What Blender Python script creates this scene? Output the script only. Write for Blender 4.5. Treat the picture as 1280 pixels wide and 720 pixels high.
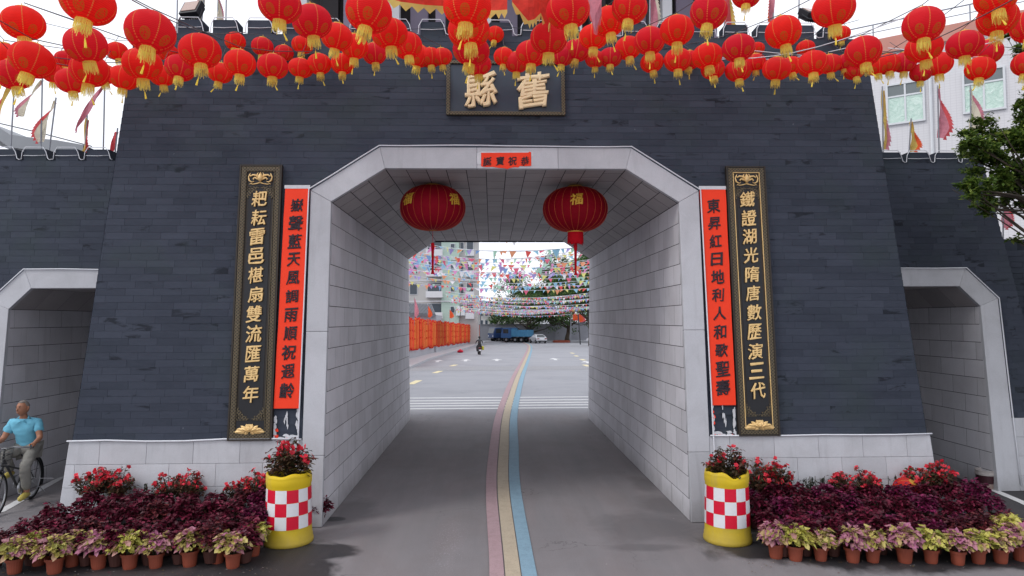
import bpy, math, random
from mathutils import Vector, Matrix, noise
random.seed(7)
R = math.radians
for o in list(bpy.data.objects):
    bpy.data.objects.remove(o)
SC = bpy.context.scene
COL = SC.collection

# ------------------------------------------------------------------ camera
CX, CH, PITCH, YAW, ROLL, FPX = -0.2148, 2.75, 0.0472, 0.03, -0.0037, 853.0
_cy, _sy = math.cos(YAW), math.sin(YAW)
FW = Vector((_sy*math.cos(PITCH), _cy*math.cos(PITCH), math.sin(PITCH)))
RT = Vector((_cy, -_sy, 0)); UP = RT.cross(FW)
R2 = RT*math.cos(ROLL) + UP*math.sin(ROLL)
U2 = -RT*math.sin(ROLL) + UP*math.cos(ROLL)
CAMP = Vector((CX, 0, CH))
cam_d = bpy.data.cameras.new('camera')
cam = bpy.data.objects.new('camera', cam_d); COL.objects.link(cam)
cam_d.sensor_width = 36; cam_d.lens = FPX/1280*36
cam_d.clip_start = .05; cam_d.clip_end = 3000
_m = Matrix((R2, U2, -FW)).transposed().to_4x4(); _m.translation = CAMP
cam.matrix_world = _m
SC.camera = cam

# ------------------------------------------------------------------ world, sun, exposure
SUN_EL, SUN_AZ = R(48), R(-62)          # azimuth from the direction behind the camera, towards the left
SKY_GAIN, SUN_E = 1.0, 1.0
world = bpy.data.worlds.new('World'); SC.world = world; world.use_nodes = True
wn, wl = world.node_tree.nodes, world.node_tree.links
wn.clear()
sky = wn.new('ShaderNodeTexSky'); sky.sky_type = 'NISHITA'; sky.sun_disc = False
sky.sun_elevation = SUN_EL; sky.sun_rotation = R(180) + R(62); sky.air_density = 1.0; sky.dust_density = 5.0
hsv = wn.new('ShaderNodeHueSaturation'); hsv.inputs['Saturation'].default_value = .2
mix = wn.new('ShaderNodeMix'); mix.data_type = 'RGBA'; mix.inputs['Factor'].default_value = .7
mix.inputs['B'].default_value = (12.2, 12.6, 13.6, 1)
bg = wn.new('ShaderNodeBackground'); bg.inputs['Strength'].default_value = .125
wo = wn.new('ShaderNodeOutputWorld')
wl.new(sky.outputs[0], hsv.inputs['Color']); wl.new(hsv.outputs[0], mix.inputs['A'])
wl.new(mix.outputs['Result'], bg.inputs['Color']); wl.new(bg.outputs[0], wo.inputs[0])
sd = bpy.data.lights.new('sun', 'SUN'); sd.energy = SUN_E; sd.angle = R(14); sd.color = (1, .97, .92)
sun = bpy.data.objects.new('sun', sd); COL.objects.link(sun)
_sdir = Vector((-math.sin(R(62))*math.cos(SUN_EL), -math.cos(R(62))*math.cos(SUN_EL), math.sin(SUN_EL)))
sun.rotation_euler = _sdir.to_track_quat('Z', 'Y').to_euler(); sun.location = _sdir*40
SC.view_settings.view_transform = 'Standard'; SC.view_settings.look = 'None'
SC.view_settings.exposure = 0; SC.view_settings.gamma = 1
SC.cycles.max_bounces = 8; SC.cycles.diffuse_bounces = 5

# ------------------------------------------------------------------ helpers
def ray(u, v):
    return FW + R2*(u-640)/FPX + U2*(360-v)/FPX
def at_y(u, v, y):
    d = ray(u, v); t = y/d.y; return CAMP + d*t
def at_z(u, v, z):
    d = ray(u, v); t = (z-CH)/d.z; return CAMP + d*t
def at_d(u, v, dist):
    return CAMP + ray(u, v)*dist
def ground(y):
    if y < 28: return 0.0
    yy = min(y, 112)
    s = .0118
    w = min((yy-28)/14, 1)
    return -s*(yy-28)*(.5*w+.5 if w < 1 else 1)
def at_g(u, v):
    y = 10.
    for _ in range(40):
        p = at_z(u, v, ground(y)) if ray(u, v).z < 0 else at_y(u, v, 100)
        y = y*.5+p.y*.5
    return Vector((p.x, p.y, ground(p.y)))
def lin(h):
    h = h.lstrip('#'); c = [int(h[i:i+2], 16)/255 for i in (0, 2, 4)]
    return tuple((x/12.92 if x <= .04045 else ((x+.055)/1.055)**2.4) for x in c)

class MB:
    """collects shapes, links them as one mesh object"""
    def __init__(s): s.v = []; s.f = []; s.mi = []; s.cur = 0; s.sm = []; s.smooth = False
    def add(s, vs, fs, mi=None):
        b = len(s.v); s.v += [tuple(p) for p in vs]
        for f in fs:
            s.f.append(tuple(i+b for i in f)); s.mi.append(s.cur if mi is None else mi); s.sm.append(s.smooth)
    def box(s, c, sz, rot=None, taper=1.0):
        x, y, z = [k/2 for k in sz]; c = Vector(c)
        vs = [Vector((i*x*(taper if k > 0 else 1), j*y*(taper if k > 0 else 1), k*z)) for k in (-1, 1) for j in (-1, 1) for i in (-1, 1)]
        if rot is not None: vs = [rot @ p for p in vs]
        s.add([c+p for p in vs], [(0, 2, 3, 1), (4, 5, 7, 6), (0, 1, 5, 4), (2, 6, 7, 3), (0, 4, 6, 2), (1, 3, 7, 5)])
    def bx(s, x0, x1, y0, y1, z0, z1):
        s.box(((x0+x1)/2, (y0+y1)/2, (z0+z1)/2), (abs(x1-x0), abs(y1-y0), abs(z1-z0)))
    def quad(s, a, b, c, d): s.add([a, b, c, d], [(0, 1, 2, 3)])
    def prism(s, poly, ext):
        """poly: list of 3D points (planar), ext: extrusion vector"""
        n = len(poly); e = Vector(ext); ps = [Vector(p) for p in poly]
        s.add(ps+[p+e for p in ps], [tuple(range(n))[::-1], tuple(range(n, 2*n))] + [(i, (i+1) % n, n+(i+1) % n, n+i) for i in range(n)])
    def tube(s, pts, r, n=6, caps=True, close=False):
        pts = [Vector(p) for p in pts]; m = len(pts)
        rs = r if isinstance(r, (list, tuple)) else [r]*m
        vs = []; up0 = None
        for i, p in enumerate(pts):
            if close: t = pts[(i+1) % m]-pts[i-1]
            else: t = pts[min(i+1, m-1)]-pts[max(i-1, 0)]
            if t.length < 1e-9: t = Vector((0, 0, 1))
            t.normalize()
            if up0 is None:
                up0 = Vector((0, 0, 1)) if abs(t.z) < .9 else Vector((1, 0, 0))
            a = t.cross(up0)
            if a.length < 1e-4: a = t.cross(Vector((0, 1, 0)))
            a.normalize(); b = a.cross(t).normalized(); up0 = b
            for k in range(n):
                w = 2*math.pi*k/n; vs.append(p+(a*math.cos(w)+b*math.sin(w))*rs[i])
        fs = []
        for i in range(m if close else m-1):
            j = (i+1) % m
            for k in range(n): fs.append((i*n+k, j*n+k, j*n+(k+1) % n, i*n+(k+1) % n))
        if caps and not close: fs += [tuple(range(n)), tuple(range((m-1)*n, m*n))[::-1]]
        s.add(vs, fs)
    def lathe(s, prof, n=16, c=(0, 0, 0), capb=True, capt=True, rot=None):
        c = Vector(c); vs = []; m = len(prof)
        for r, z in prof:
            for k in range(n):
                w = 2*math.pi*k/n; p = Vector((r*math.cos(w), r*math.sin(w), z))
                if rot is not None: p = rot @ p
                vs.append(c+p)
        fs = [(i*n+k, i*n+(k+1) % n, (i+1)*n+(k+1) % n, (i+1)*n+k) for i in range(m-1) for k in range(n)]
        if capb: fs.append(tuple(range(n))[::-1])
        if capt: fs.append(tuple(range((m-1)*n, m*n)))
        s.add(vs, fs)
    def mesh(s, name, mats):
        me = bpy.data.meshes.new(name); me.from_pydata(s.v, [], s.f)
        for m in (mats if isinstance(mats, (list, tuple)) else [mats]): me.materials.append(m)
        me.polygons.foreach_set('material_index', s.mi); me.polygons.foreach_set('use_smooth', s.sm); me.update()
        return me
    def build(s, name, mats, parent=None, loc=None, bevel=0, kind=None):
        o = link(name, s.mesh(name, mats), parent, loc)
        if bevel:
            b = o.modifiers.new('bevel', 'BEVEL'); b.width = bevel; b.segments = 2; b.limit_method = 'ANGLE'
        if kind: o['kind'] = kind
        return o
def link(name, me, parent=None, loc=None):
    o = bpy.data.objects.new(name, me); COL.objects.link(o)
    if parent is not None:
        o.parent = parent
        if loc is None: loc = -parent.location if parent.rotation_euler[:] == (0, 0, 0) else (0, 0, 0)
    if loc is not None: o.location = loc
    return o
def link0(name, me, parent, loc=(0, 0, 0)): return link(name, me, parent, loc)
def thing(name, label, cat, loc=(0, 0, 0), group=None, rot=(0, 0, 0)):
    o = bpy.data.objects.new(name, None); COL.objects.link(o); o.location = loc; o.rotation_euler = rot
    o.empty_display_size = .1
    return tag(o, label, cat, group)
def tag(o, label, cat, group=None):
    o['label'] = label; o['category'] = cat
    if group: o['group'] = group
    return o
def struct(o): o['kind'] = 'structure'; return o
def copy_tree(o, loc, rz=None, label=None, scale=None):
    c = o.copy(); COL.objects.link(c); c.location = loc
    if rz is not None: c.rotation_euler = (c.rotation_euler[0], c.rotation_euler[1], rz)
    if label: c['label'] = label
    if scale: c.scale = (scale,)*3
    for ch in o.children:
        k = ch.copy(); COL.objects.link(k); k.parent = c
        for g in ch.children:
            gg = g.copy(); COL.objects.link(gg); gg.parent = k
    return c

# ------------------------------------------------------------------ materials
class NT:
    def __init__(s, name):
        s.m = bpy.data.materials.new(name); s.m.use_nodes = True
        s.n = s.m.node_tree.nodes; s.l = s.m.node_tree.links; s.n.clear()
        s.out = s.n.new('ShaderNodeOutputMaterial'); s.b = s.n.new('ShaderNodeBsdfPrincipled')
        s.l.new(s.b.outputs[0], s.out.inputs[0])
        s.tc = s.n.new('ShaderNodeTexCoord'); s.geo = s.n.new('ShaderNodeNewGeometry'); s.oi = s.n.new('ShaderNodeObjectInfo')
    def put(s, sock, val):
        if isinstance(val, bpy.types.NodeSocket): s.l.new(val, sock)
        elif val is not None:
            try: sock.default_value = val
            except Exception: sock.default_value = (*val, 1) if len(val) == 3 else val
    def math(s, op, a, b=None, c=None, clamp=False):
        n = s.n.new('ShaderNodeMath'); n.operation = op; n.use_clamp = clamp
        s.put(n.inputs[0], a)
        if b is not None: s.put(n.inputs[1], b)
        if c is not None: s.put(n.inputs[2], c)
        return n.outputs[0]
    def mix(s, f, a, b, mode='MIX'):
        n = s.n.new('ShaderNodeMix'); n.data_type = 'RGBA'; n.blend_type = mode
        s.put(n.inputs['Factor'], f); s.put(n.inputs['A'], a); s.put(n.inputs['B'], b)
        return n.outputs['Result']
    def noise(s, scale, detail=3, vec=None, rough=.5, dist=0):
        n = s.n.new('ShaderNodeTexNoise'); n.inputs['Scale'].default_value = scale; n.inputs['Detail'].default_value = detail
        n.inputs['Roughness'].default_value = rough; n.inputs['Distortion'].default_value = dist
        s.l.new(vec if vec is not None else s.geo.outputs['Position'], n.inputs['Vector'])
        return n.outputs['Fac']
    def ramp(s, f, stops, interp='LINEAR'):
        n = s.n.new('ShaderNodeValToRGB'); n.color_ramp.interpolation = interp
        e = n.color_ramp.elements
        while len(e) > 1: e.remove(e[0])
        for i, (p, c) in enumerate(stops):
            x = e[0] if i == 0 else e.new(p)
            x.position = p; x.color = (*c, 1) if not isinstance(c, (int, float)) else (c, c, c, 1)
        s.put(n.inputs[0], f); return n.outputs[0]
    def sep(s, v):
        n = s.n.new('ShaderNodeSeparateXYZ'); s.l.new(v, n.inputs[0]); return n.outputs
    def comb(s, x, y, z):
        n = s.n.new('ShaderNodeCombineXYZ'); s.put(n.inputs[0], x); s.put(n.inputs[1], y); s.put(n.inputs[2], z); return n.outputs[0]
    def vmul(s, v, k):
        n = s.n.new('ShaderNodeVectorMath'); n.operation = 'MULTIPLY'; s.l.new(v, n.inputs[0]); n.inputs[1].default_value = k; return n.outputs[0]
    def bump(s, h, strength=.3, dist=.01):
        n = s.n.new('ShaderNodeBump'); n.inputs['Strength'].default_value = strength; n.inputs['Distance'].default_value = dist
        s.l.new(h, n.inputs['Height']); s.l.new(n.outputs[0], s.b.inputs['Normal'])
    def rnd(s):
        a = s.math('ADD', s.oi.outputs['Random'], s.geo.outputs['Random Per Island'])
        return s.math('FRACT', a)
    def set(s, color=None, rough=.6, metal=0, spec=.4, **k):
        s.put(s.b.inputs['Base Color'], color); s.put(s.b.inputs['Roughness'], rough); s.put(s.b.inputs['Metallic'], metal)
        s.put(s.b.inputs['Specular IOR Level'], spec)
        for kk, v in k.items(): s.put(s.b.inputs[kk.replace('_', ' ')], v)
        return s.m
def vary(c, k): return tuple(x*k for x in c)
def simple(name, c, rough=.6, var=.15, scale=8, metal=0, spec=.4, bump=0, bscale=60):
    t = NT(name)
    n = t.noise(scale, 4, t.tc.outputs['Object'])
    col = t.mix(n, vary(c, 1-var), vary(c, 1+var))
    if bump: t.bump(t.noise(bscale, 3, t.tc.outputs['Object']), bump, .01)
    return t.set(col, rough, metal, spec)
def slate_mat(name, tint=(1, 1, 1), lo='2f343f', hi='444956'):
    t = NT(name); p = t.geo.outputs['Position']
    a, b = lin(lo), lin(hi)
    r = t.rnd()
    big = t.noise(.55, 3, p)
    st = t.noise(3.0, 6, t.vmul(p, (.35, .35, 1.6)), .6, .6)
    fine = t.noise(26, 4, t.vmul(p, (.35, .35, 1)), .6)
    f = t.math('ADD', t.math('MULTIPLY', r, .22), t.math('ADD', t.math('MULTIPLY', big, .32), t.math('ADD', t.math('MULTIPLY', st, .35), t.math('MULTIPLY', fine, .22))))
    col = t.mix(t.ramp(f, [(.32, 0), (.85, 1)]), a, b)
    # dark split patches on some tiles
    pat = t.noise(5.5, 4, t.vmul(p, (.5, .5, 1.6)), .65, .5)
    pm = t.math('MULTIPLY', t.ramp(pat, [(.56, 0), (.63, 1)]), t.ramp(t.math('FRACT', t.math('MULTIPLY', r, 7.3)), [(.72, 0), (.76, 1)]))
    col = t.mix(t.math('MULTIPLY', pm, .75), col, vary(a, .35))
    # greenish weathering
    gw = t.ramp(t.noise(1.3, 3, p), [(.5, 0), (.75, .3)])
    col = t.mix(gw, col, vary(lin('3c4a44'), .9))
    # pale lime flecks
    fl = t.ramp(t.noise(14, 5, t.vmul(p, (1, 1, .7)), .7), [(.71, 0), (.74, .45)])
    col = t.mix(fl, col, lin('8f929a'))
    t.bump(t.math('ADD', fine, st), .35, .006)
    return t.set(col, t.math('ADD', .55, t.math('MULTIPLY', big, .25)), 0, .14)
def granite_mat(name, c, dirt=.5, speck=.5, tile=.10):
    t = NT(name); p = t.geo.outputs['Position']; c = lin(c)
    r = t.rnd()
    base = t.mix(r, vary(c, 1-tile), vary(c, 1+tile))
    sp = t.noise(95, 3, p, .8)
    base = t.mix(t.math('MULTIPLY', t.ramp(sp, [(.45, 0), (.7, 1)]), speck*.5), base, vary(c, .55))
    blot = t.ramp(t.noise(1.6, 5, p, .62, .4), [(.42, 0), (.8, 1)])
    base = t.mix(t.math('MULTIPLY', blot, dirt*.55), base, vary(lin('6d6a6c'), 1))
    drip = t.ramp(t.noise(6, 4, t.vmul(p, (1.6, 1.6, .12)), .6, .3), [(.56, 0), (.72, 1)])
    base = t.mix(t.math('MULTIPLY', drip, dirt*.32), base, lin('77757a'))
    zz = t.sep(p)[2]
    foot = t.math('MULTIPLY', t.ramp(t.math('ADD', zz, t.math('MULTIPLY', t.noise(4, 5, p, .7), .35)), [(.12, 1), (.48, 0)]), .45)
    base = t.mix(foot, base, lin('5b5652'))
    t.bump(sp, .12, .004)
    return t.set(base, .62, 0, .35)
M = {}
M['slate'] = slate_mat('slate')
M['slate_joint'] = simple('slate_joint', lin('3b404a'), .9, .25, 5, spec=.1)
M['granite'] = granite_mat('pale_granite', 'b7b8be', .5, .5)
M['plinth'] = granite_mat('plinth_granite', 'bbbcc2', .55, .5, .08)
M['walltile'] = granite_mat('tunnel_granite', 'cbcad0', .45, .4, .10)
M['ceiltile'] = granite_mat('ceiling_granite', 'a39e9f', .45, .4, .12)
M['joint'] = simple('dark_joint', lin('26252b'), .9, .2, 5)
M['gold'] = simple('gold_paint', lin('e0bd80'), .45, .15, 30, metal=.15, spec=.6, bump=.2)
M['cream_gold'] = simple('cream_gold_paint', lin('e6cfa6'), .5, .12, 30, metal=.1, bump=.2)
M['black'] = simple('black_lacquer', lin('15151b'), .35, .3, 6)
M['plate_blue'] = simple('blue_black_lacquer', lin('2f3845'), .35, .45, 2.2)
M['bronze_edge'] = simple('dark_bronze', lin('2b241e'), .5, .2, 20)
M['ink'] = simple('brush_ink', lin('2a1c26'), .6, .2, 12)
M['wire_white'] = simple('white_rope_light', lin('d4d6dd'), .45, .06, 20)
M['wire_dark'] = simple('dark_wire', lin('3a3c42'), .5, .1, 20)
M['white_paint'] = simple('white_paint', lin('dddde0'), .6, .08, 10)
def frame_mat():
    t = NT('meander_frame'); o = t.tc.outputs['Object']; s = t.sep(o)
    # key-fret relief: interrupted lines repeated along both axes
    def fr(a, k): return t.math('FRACT', t.math('MULTIPLY', a, k))
    g1 = t.math('GREATER_THAN', fr(t.math('ADD', s[0], s[2]), 22.), .5)
    g2 = t.math('GREATER_THAN', fr(t.math('SUBTRACT', s[2], s[0]), 22.), .62)
    g = t.math('MAXIMUM', t.math('MULTIPLY', g1, .8), g2)
    n = t.noise(60, 2, o)
    col = t.mix(t.math('MULTIPLY', g, t.math('ADD', n, .35)), lin('241f1b'), lin('655942'))
    t.bump(g, .5, .004)
    return t.set(col, .45, .3, .5)
M['fret'] = frame_mat()
def lantern_mat(name, red, gold, sectors, rings, emblem=True, transl=.45, er=.13, ez=-.42):
    t = NT(name); o = t.tc.outputs['Object']; s = t.sep(o)
    ang = t.math('ARCTAN2', s[1], s[0])
    a = t.math('MULTIPLY', ang, sectors/(2*math.pi))
    f = t.math('FRACT', t.math('ADD', a, 10))
    edge = t.math('ABSOLUTE', t.math('SUBTRACT', f, .5))          # .5 at seam
    rr = t.math('SQRT', t.math('ADD', t.math('MULTIPLY', s[0], s[0]), t.math('MULTIPLY', s[1], s[1])))
    dist = t.math('MULTIPLY', t.math('SUBTRACT', .5, edge), t.math('MULTIPLY', rr, 2*math.pi/sectors))
    seam = t.math('LESS_THAN', dist, .0045)
    dash = t.math('GREATER_THAN', t.math('FRACT', t.math('MULTIPLY', s[2], 70)), .35)
    seam = t.math('MULTIPLY', seam, dash)
    n = t.noise(9, 3, o)
    col = t.mix(n, vary(red, .86), vary(red, 1.1))
    rnd = t.oi.outputs['Random']
    col = t.mix(t.math('MULTIPLY', t.math('POWER', rnd, 2), .75 if emblem else .1), col, lin('e02a50')); col = t.mix(t.math('MULTIPLY', t.ramp(t.math('ADD', s[2], t.math('MULTIPLY', n, .06)), [(.06, 0), (.17, 1)]), .22 if emblem else 0), col, lin('f58a86'))  # second mix paints a pale sky highlight onto the lantern's top
    ring = t.math('ABSOLUTE', t.math('SUBTRACT', t.math('FRACT', t.math('MULTIPLY', s[2], rings)), .5))
    col = t.mix(t.math('MULTIPLY', t.math('LESS_THAN', ring, .12), .28), col, vary(red, .5))
    if emblem:
        # a round printed medallion between each pair of seams on the lower half
        fx = t.math('MULTIPLY', t.math('SUBTRACT', f, .5), t.math('MULTIPLY', rr, 2*math.pi/sectors))
        fz = t.math('SUBTRACT', s[2], ez*.1)
        dd = t.math('SQRT', t.math('ADD', t.math('MULTIPLY', fx, fx), t.math('MULTIPLY', fz, fz)))
        em = t.math('LESS_THAN', dd, er*.25)
        pat = t.math('GREATER_THAN', t.noise(95, 2, o), .47)
        rim = t.math('GREATER_THAN', dd, er*.25*.78)
        em = t.math('MULTIPLY', em, t.math('MAXIMUM', pat, rim))
        col = t.mix(t.math('MULTIPLY', em, .75), col, lin('c98f35'))
    col = t.mix(seam, col, gold)
    t.bump(ring, .5, .01)
    t.set(col, .7, 0, .15)
    tr = t.n.new('ShaderNodeBsdfTranslucent'); t.l.new(col, tr.inputs[0])
    ms = t.n.new('ShaderNodeMixShader'); ms.inputs[0].default_value = transl
    t.l.new(t.b.outputs[0], ms.inputs[1]); t.l.new(tr.outputs[0], ms.inputs[2]); t.l.new(ms.outputs[0], t.out.inputs[0])
    return t.m
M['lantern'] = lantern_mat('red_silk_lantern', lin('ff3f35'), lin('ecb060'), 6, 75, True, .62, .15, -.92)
M['biglantern'] = lantern_mat('crimson_silk_lantern', lin('980820'), lin('c88a2a'), 24, 60, False, .2)
def cloth(name, c, transl=.4, var=.15):
    t = NT(name); n = t.noise(14, 3, t.tc.outputs['Object'])
    col = t.mix(n, vary(c, 1-var), vary(c, 1+var)); t.set(col, .8, 0, .2)
    tr = t.n.new('ShaderNodeBsdfTranslucent'); t.l.new(col, tr.inputs[0])
    ms = t.n.new('ShaderNodeMixShader'); ms.inputs[0].default_value = transl
    t.l.new(t.b.outputs[0], ms.inputs[1]); t.l.new(tr.outputs[0], ms.inputs[2]); t.l.new(ms.outputs[0], t.out.inputs[0])
    return t.m
M['fringe'] = cloth('yellow_fringe', lin('ffee78'), .6, .1)
M['redfringe'] = cloth('red_fringe', lin('d31226'), .3, .15)
M['goldcap'] = simple('brass_cap', lin('d9a94a'), .35, .15, 30, metal=.5)
M['paper'] = simple('red_paper', lin('f03a16'), .7, .05, 6)
M['paper_white'] = simple('torn_white_paper', lin('c9cacf'), .8, .15, 20)

# ------------------------------------------------------------------ text as meshes
_tc = {}
def glyph(ch, size, depth, bold=.012, shear=.12, bevel=0):
    k = (ch, size, depth, bold, shear, bevel)
    if k in _tc: return _tc[k]
    c = bpy.data.curves.new('t', 'FONT'); c.body = ch; c.size = size; c.extrude = depth/2; c.offset = bold*size; c.shear = shear
    c.resolution_u = 2; c.align_x = 'CENTER'; c.align_y = 'CENTER'; c.bevel_depth = bevel; c.bevel_resolution = 0
    o = bpy.data.objects.new('t', c); COL.objects.link(o)
    dg = bpy.context.evaluated_depsgraph_get(); me = bpy.data.meshes.new_from_object(o.evaluated_get(dg))
    bpy.data.objects.remove(o)
    vs = [v.co.copy() for v in me.vertices]
    x0 = min(v.x for v in vs); x1 = max(v.x for v in vs); y0 = min(v.y for v in vs); y1 = max(v.y for v in vs)
    sx = size*.86/max(x1-x0, .3*size); sy = size*.92/max(y1-y0, .3*size)
    sx = min(sx, 1.25); sy = min(sy, 1.25)
    for i, v in enumerate(me.vertices):
        x = (v.co.x-(x0+x1)/2)*sx; y = (v.co.y-(y0+y1)/2)*sy
        w = size*.026                      # a slight hand wobble of the strokes
        h = noise.noise(Vector((x/size*5, y/size*5, ord(ch) % 97))); g = noise.noise(Vector((x/size*5+9, y/size*5, ord(ch) % 89)))
        v.co.x = x + h*w*1.6; v.co.y = y + g*w*1.6 + x*.10
    me.name = 'character'; me.materials.clear()
    _tc[k] = me
    return me

# ------------------------------------------------------------------ tiled surfaces
def vis_score(p, area):
    d = p-CAMP; z = d.dot(FW)
    if z < .3: return 0
    u = 640+FPX*d.dot(R2)/z; v = 360-FPX*d.dot(U2)/z
    if u < -10 or u > 1290 or v < -10 or v > 730: return 0
    return area/z/z
_shared = {}
def lay_tiles(rects, org, ux, uy, n, parent, name, mat, gh, gv, th, limit=300, rough=.0015, unseen=None):
    """rects (a0,a1,b0,b1) in the plane org+ux*a+uy*b; each is a slab standing th proud along n"""
    ux, uy, n, org = Vector(ux).normalized(), Vector(uy).normalized(), Vector(n).normalized(), Vector(org)
    rnd = random.Random(len(rects)*7+1)
    c0 = n.cross(uy)
    rows = []
    for (a0, a1, b0, b1) in rects:
        c = org+ux*(a0+a1)/2+uy*(b0+b1)/2
        s = vis_score(c, (a1-a0)*(b1-b0)*max(.02, abs((CAMP-c).normalized().dot(n))))
        if unseen and unseen(c): s = 0
        rows.append((s, a0, a1, b0, b1, c))
    rows.sort(key=lambda r: -r[0])
    mb = MB(); ploc = parent.location if parent else Vector((0, 0, 0))
    def slab(m, w, h, cx, mat4=None):
        w2, h2 = w/2, h/2; e = min(.004, w2*.2, h2*.2, th*.4)
        P = [(-w2, 0, -h2), (w2, 0, -h2), (w2, 0, h2), (-w2, 0, h2),
             (-w2, th-e, -h2), (w2, th-e, -h2), (w2, th-e, h2), (-w2, th-e, h2),
             (-w2+e, th, -h2+e), (w2-e, th, -h2+e), (w2-e, th, h2-e), (-w2+e, th, h2-e)]
        F = [(0, 1, 5, 4), (1, 2, 6, 5), (2, 3, 7, 6), (3, 0, 4, 7), (4, 5, 9, 8), (5, 6, 10, 9), (6, 7, 11, 10), (7, 4, 8, 11), (8, 9, 10, 11)]
        if mat4 is not None: P = [mat4 @ Vector(p) for p in P]
        m.add(P, F)
    for k, (s, a0, a1, b0, b1, c) in enumerate(rows):
        w, h = a1-a0-gv, b1-b0-gh
        if w < .01 or h < .01: continue
        off = rnd.uniform(-rough, rough)
        m4 = Matrix((c0, n, uy)).transposed().to_4x4(); m4.translation = c+n*off
        if k < limit and s > 0:
            key = (round(w, 3), round(h, 3), th, mat.name)
            if key not in _shared:
                q = MB(); slab(q, w, h, None); _shared[key] = q.mesh(name, mat)
            o = bpy.data.objects.new(name, _shared[key]); COL.objects.link(o)
            if parent: o.parent = parent
            m4.translation = c+n*off-ploc
            o.matrix_basis = m4
        else:
            slab(mb, w, h, None, m4)
    if mb.v:
        mb.build(name+'_field', mat, parent, kind='stuff')
def tile_row(ivals, w, shift, b0, b1, amin=.06):
    out = []
    for (a0, a1) in ivals:
        if a1-a0 < .02: continue
        k = math.floor((a0-shift)/w); x = a0
        while x < a1-1e-6:
            k += 1; nx = min(shift+k*w, a1)
            if nx-x < 1e-6: continue
            if a1-nx < amin: nx = a1
            if out and nx-x < amin and abs(out[-1][1]-x) < 1e-6: out[-1] = (out[-1][0], nx, b0, b1)
            else: out.append((x, nx, b0, b1))
            x = nx
    return out
def cut(ivals, c0, c1):
    o = []
    for a, b in ivals:
        if c1 <= a or c0 >= b: o.append((a, b)); continue
        if c0 > a: o.append((a, c0))
        if c1 < b: o.append((c1, b))
    return o

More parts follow.
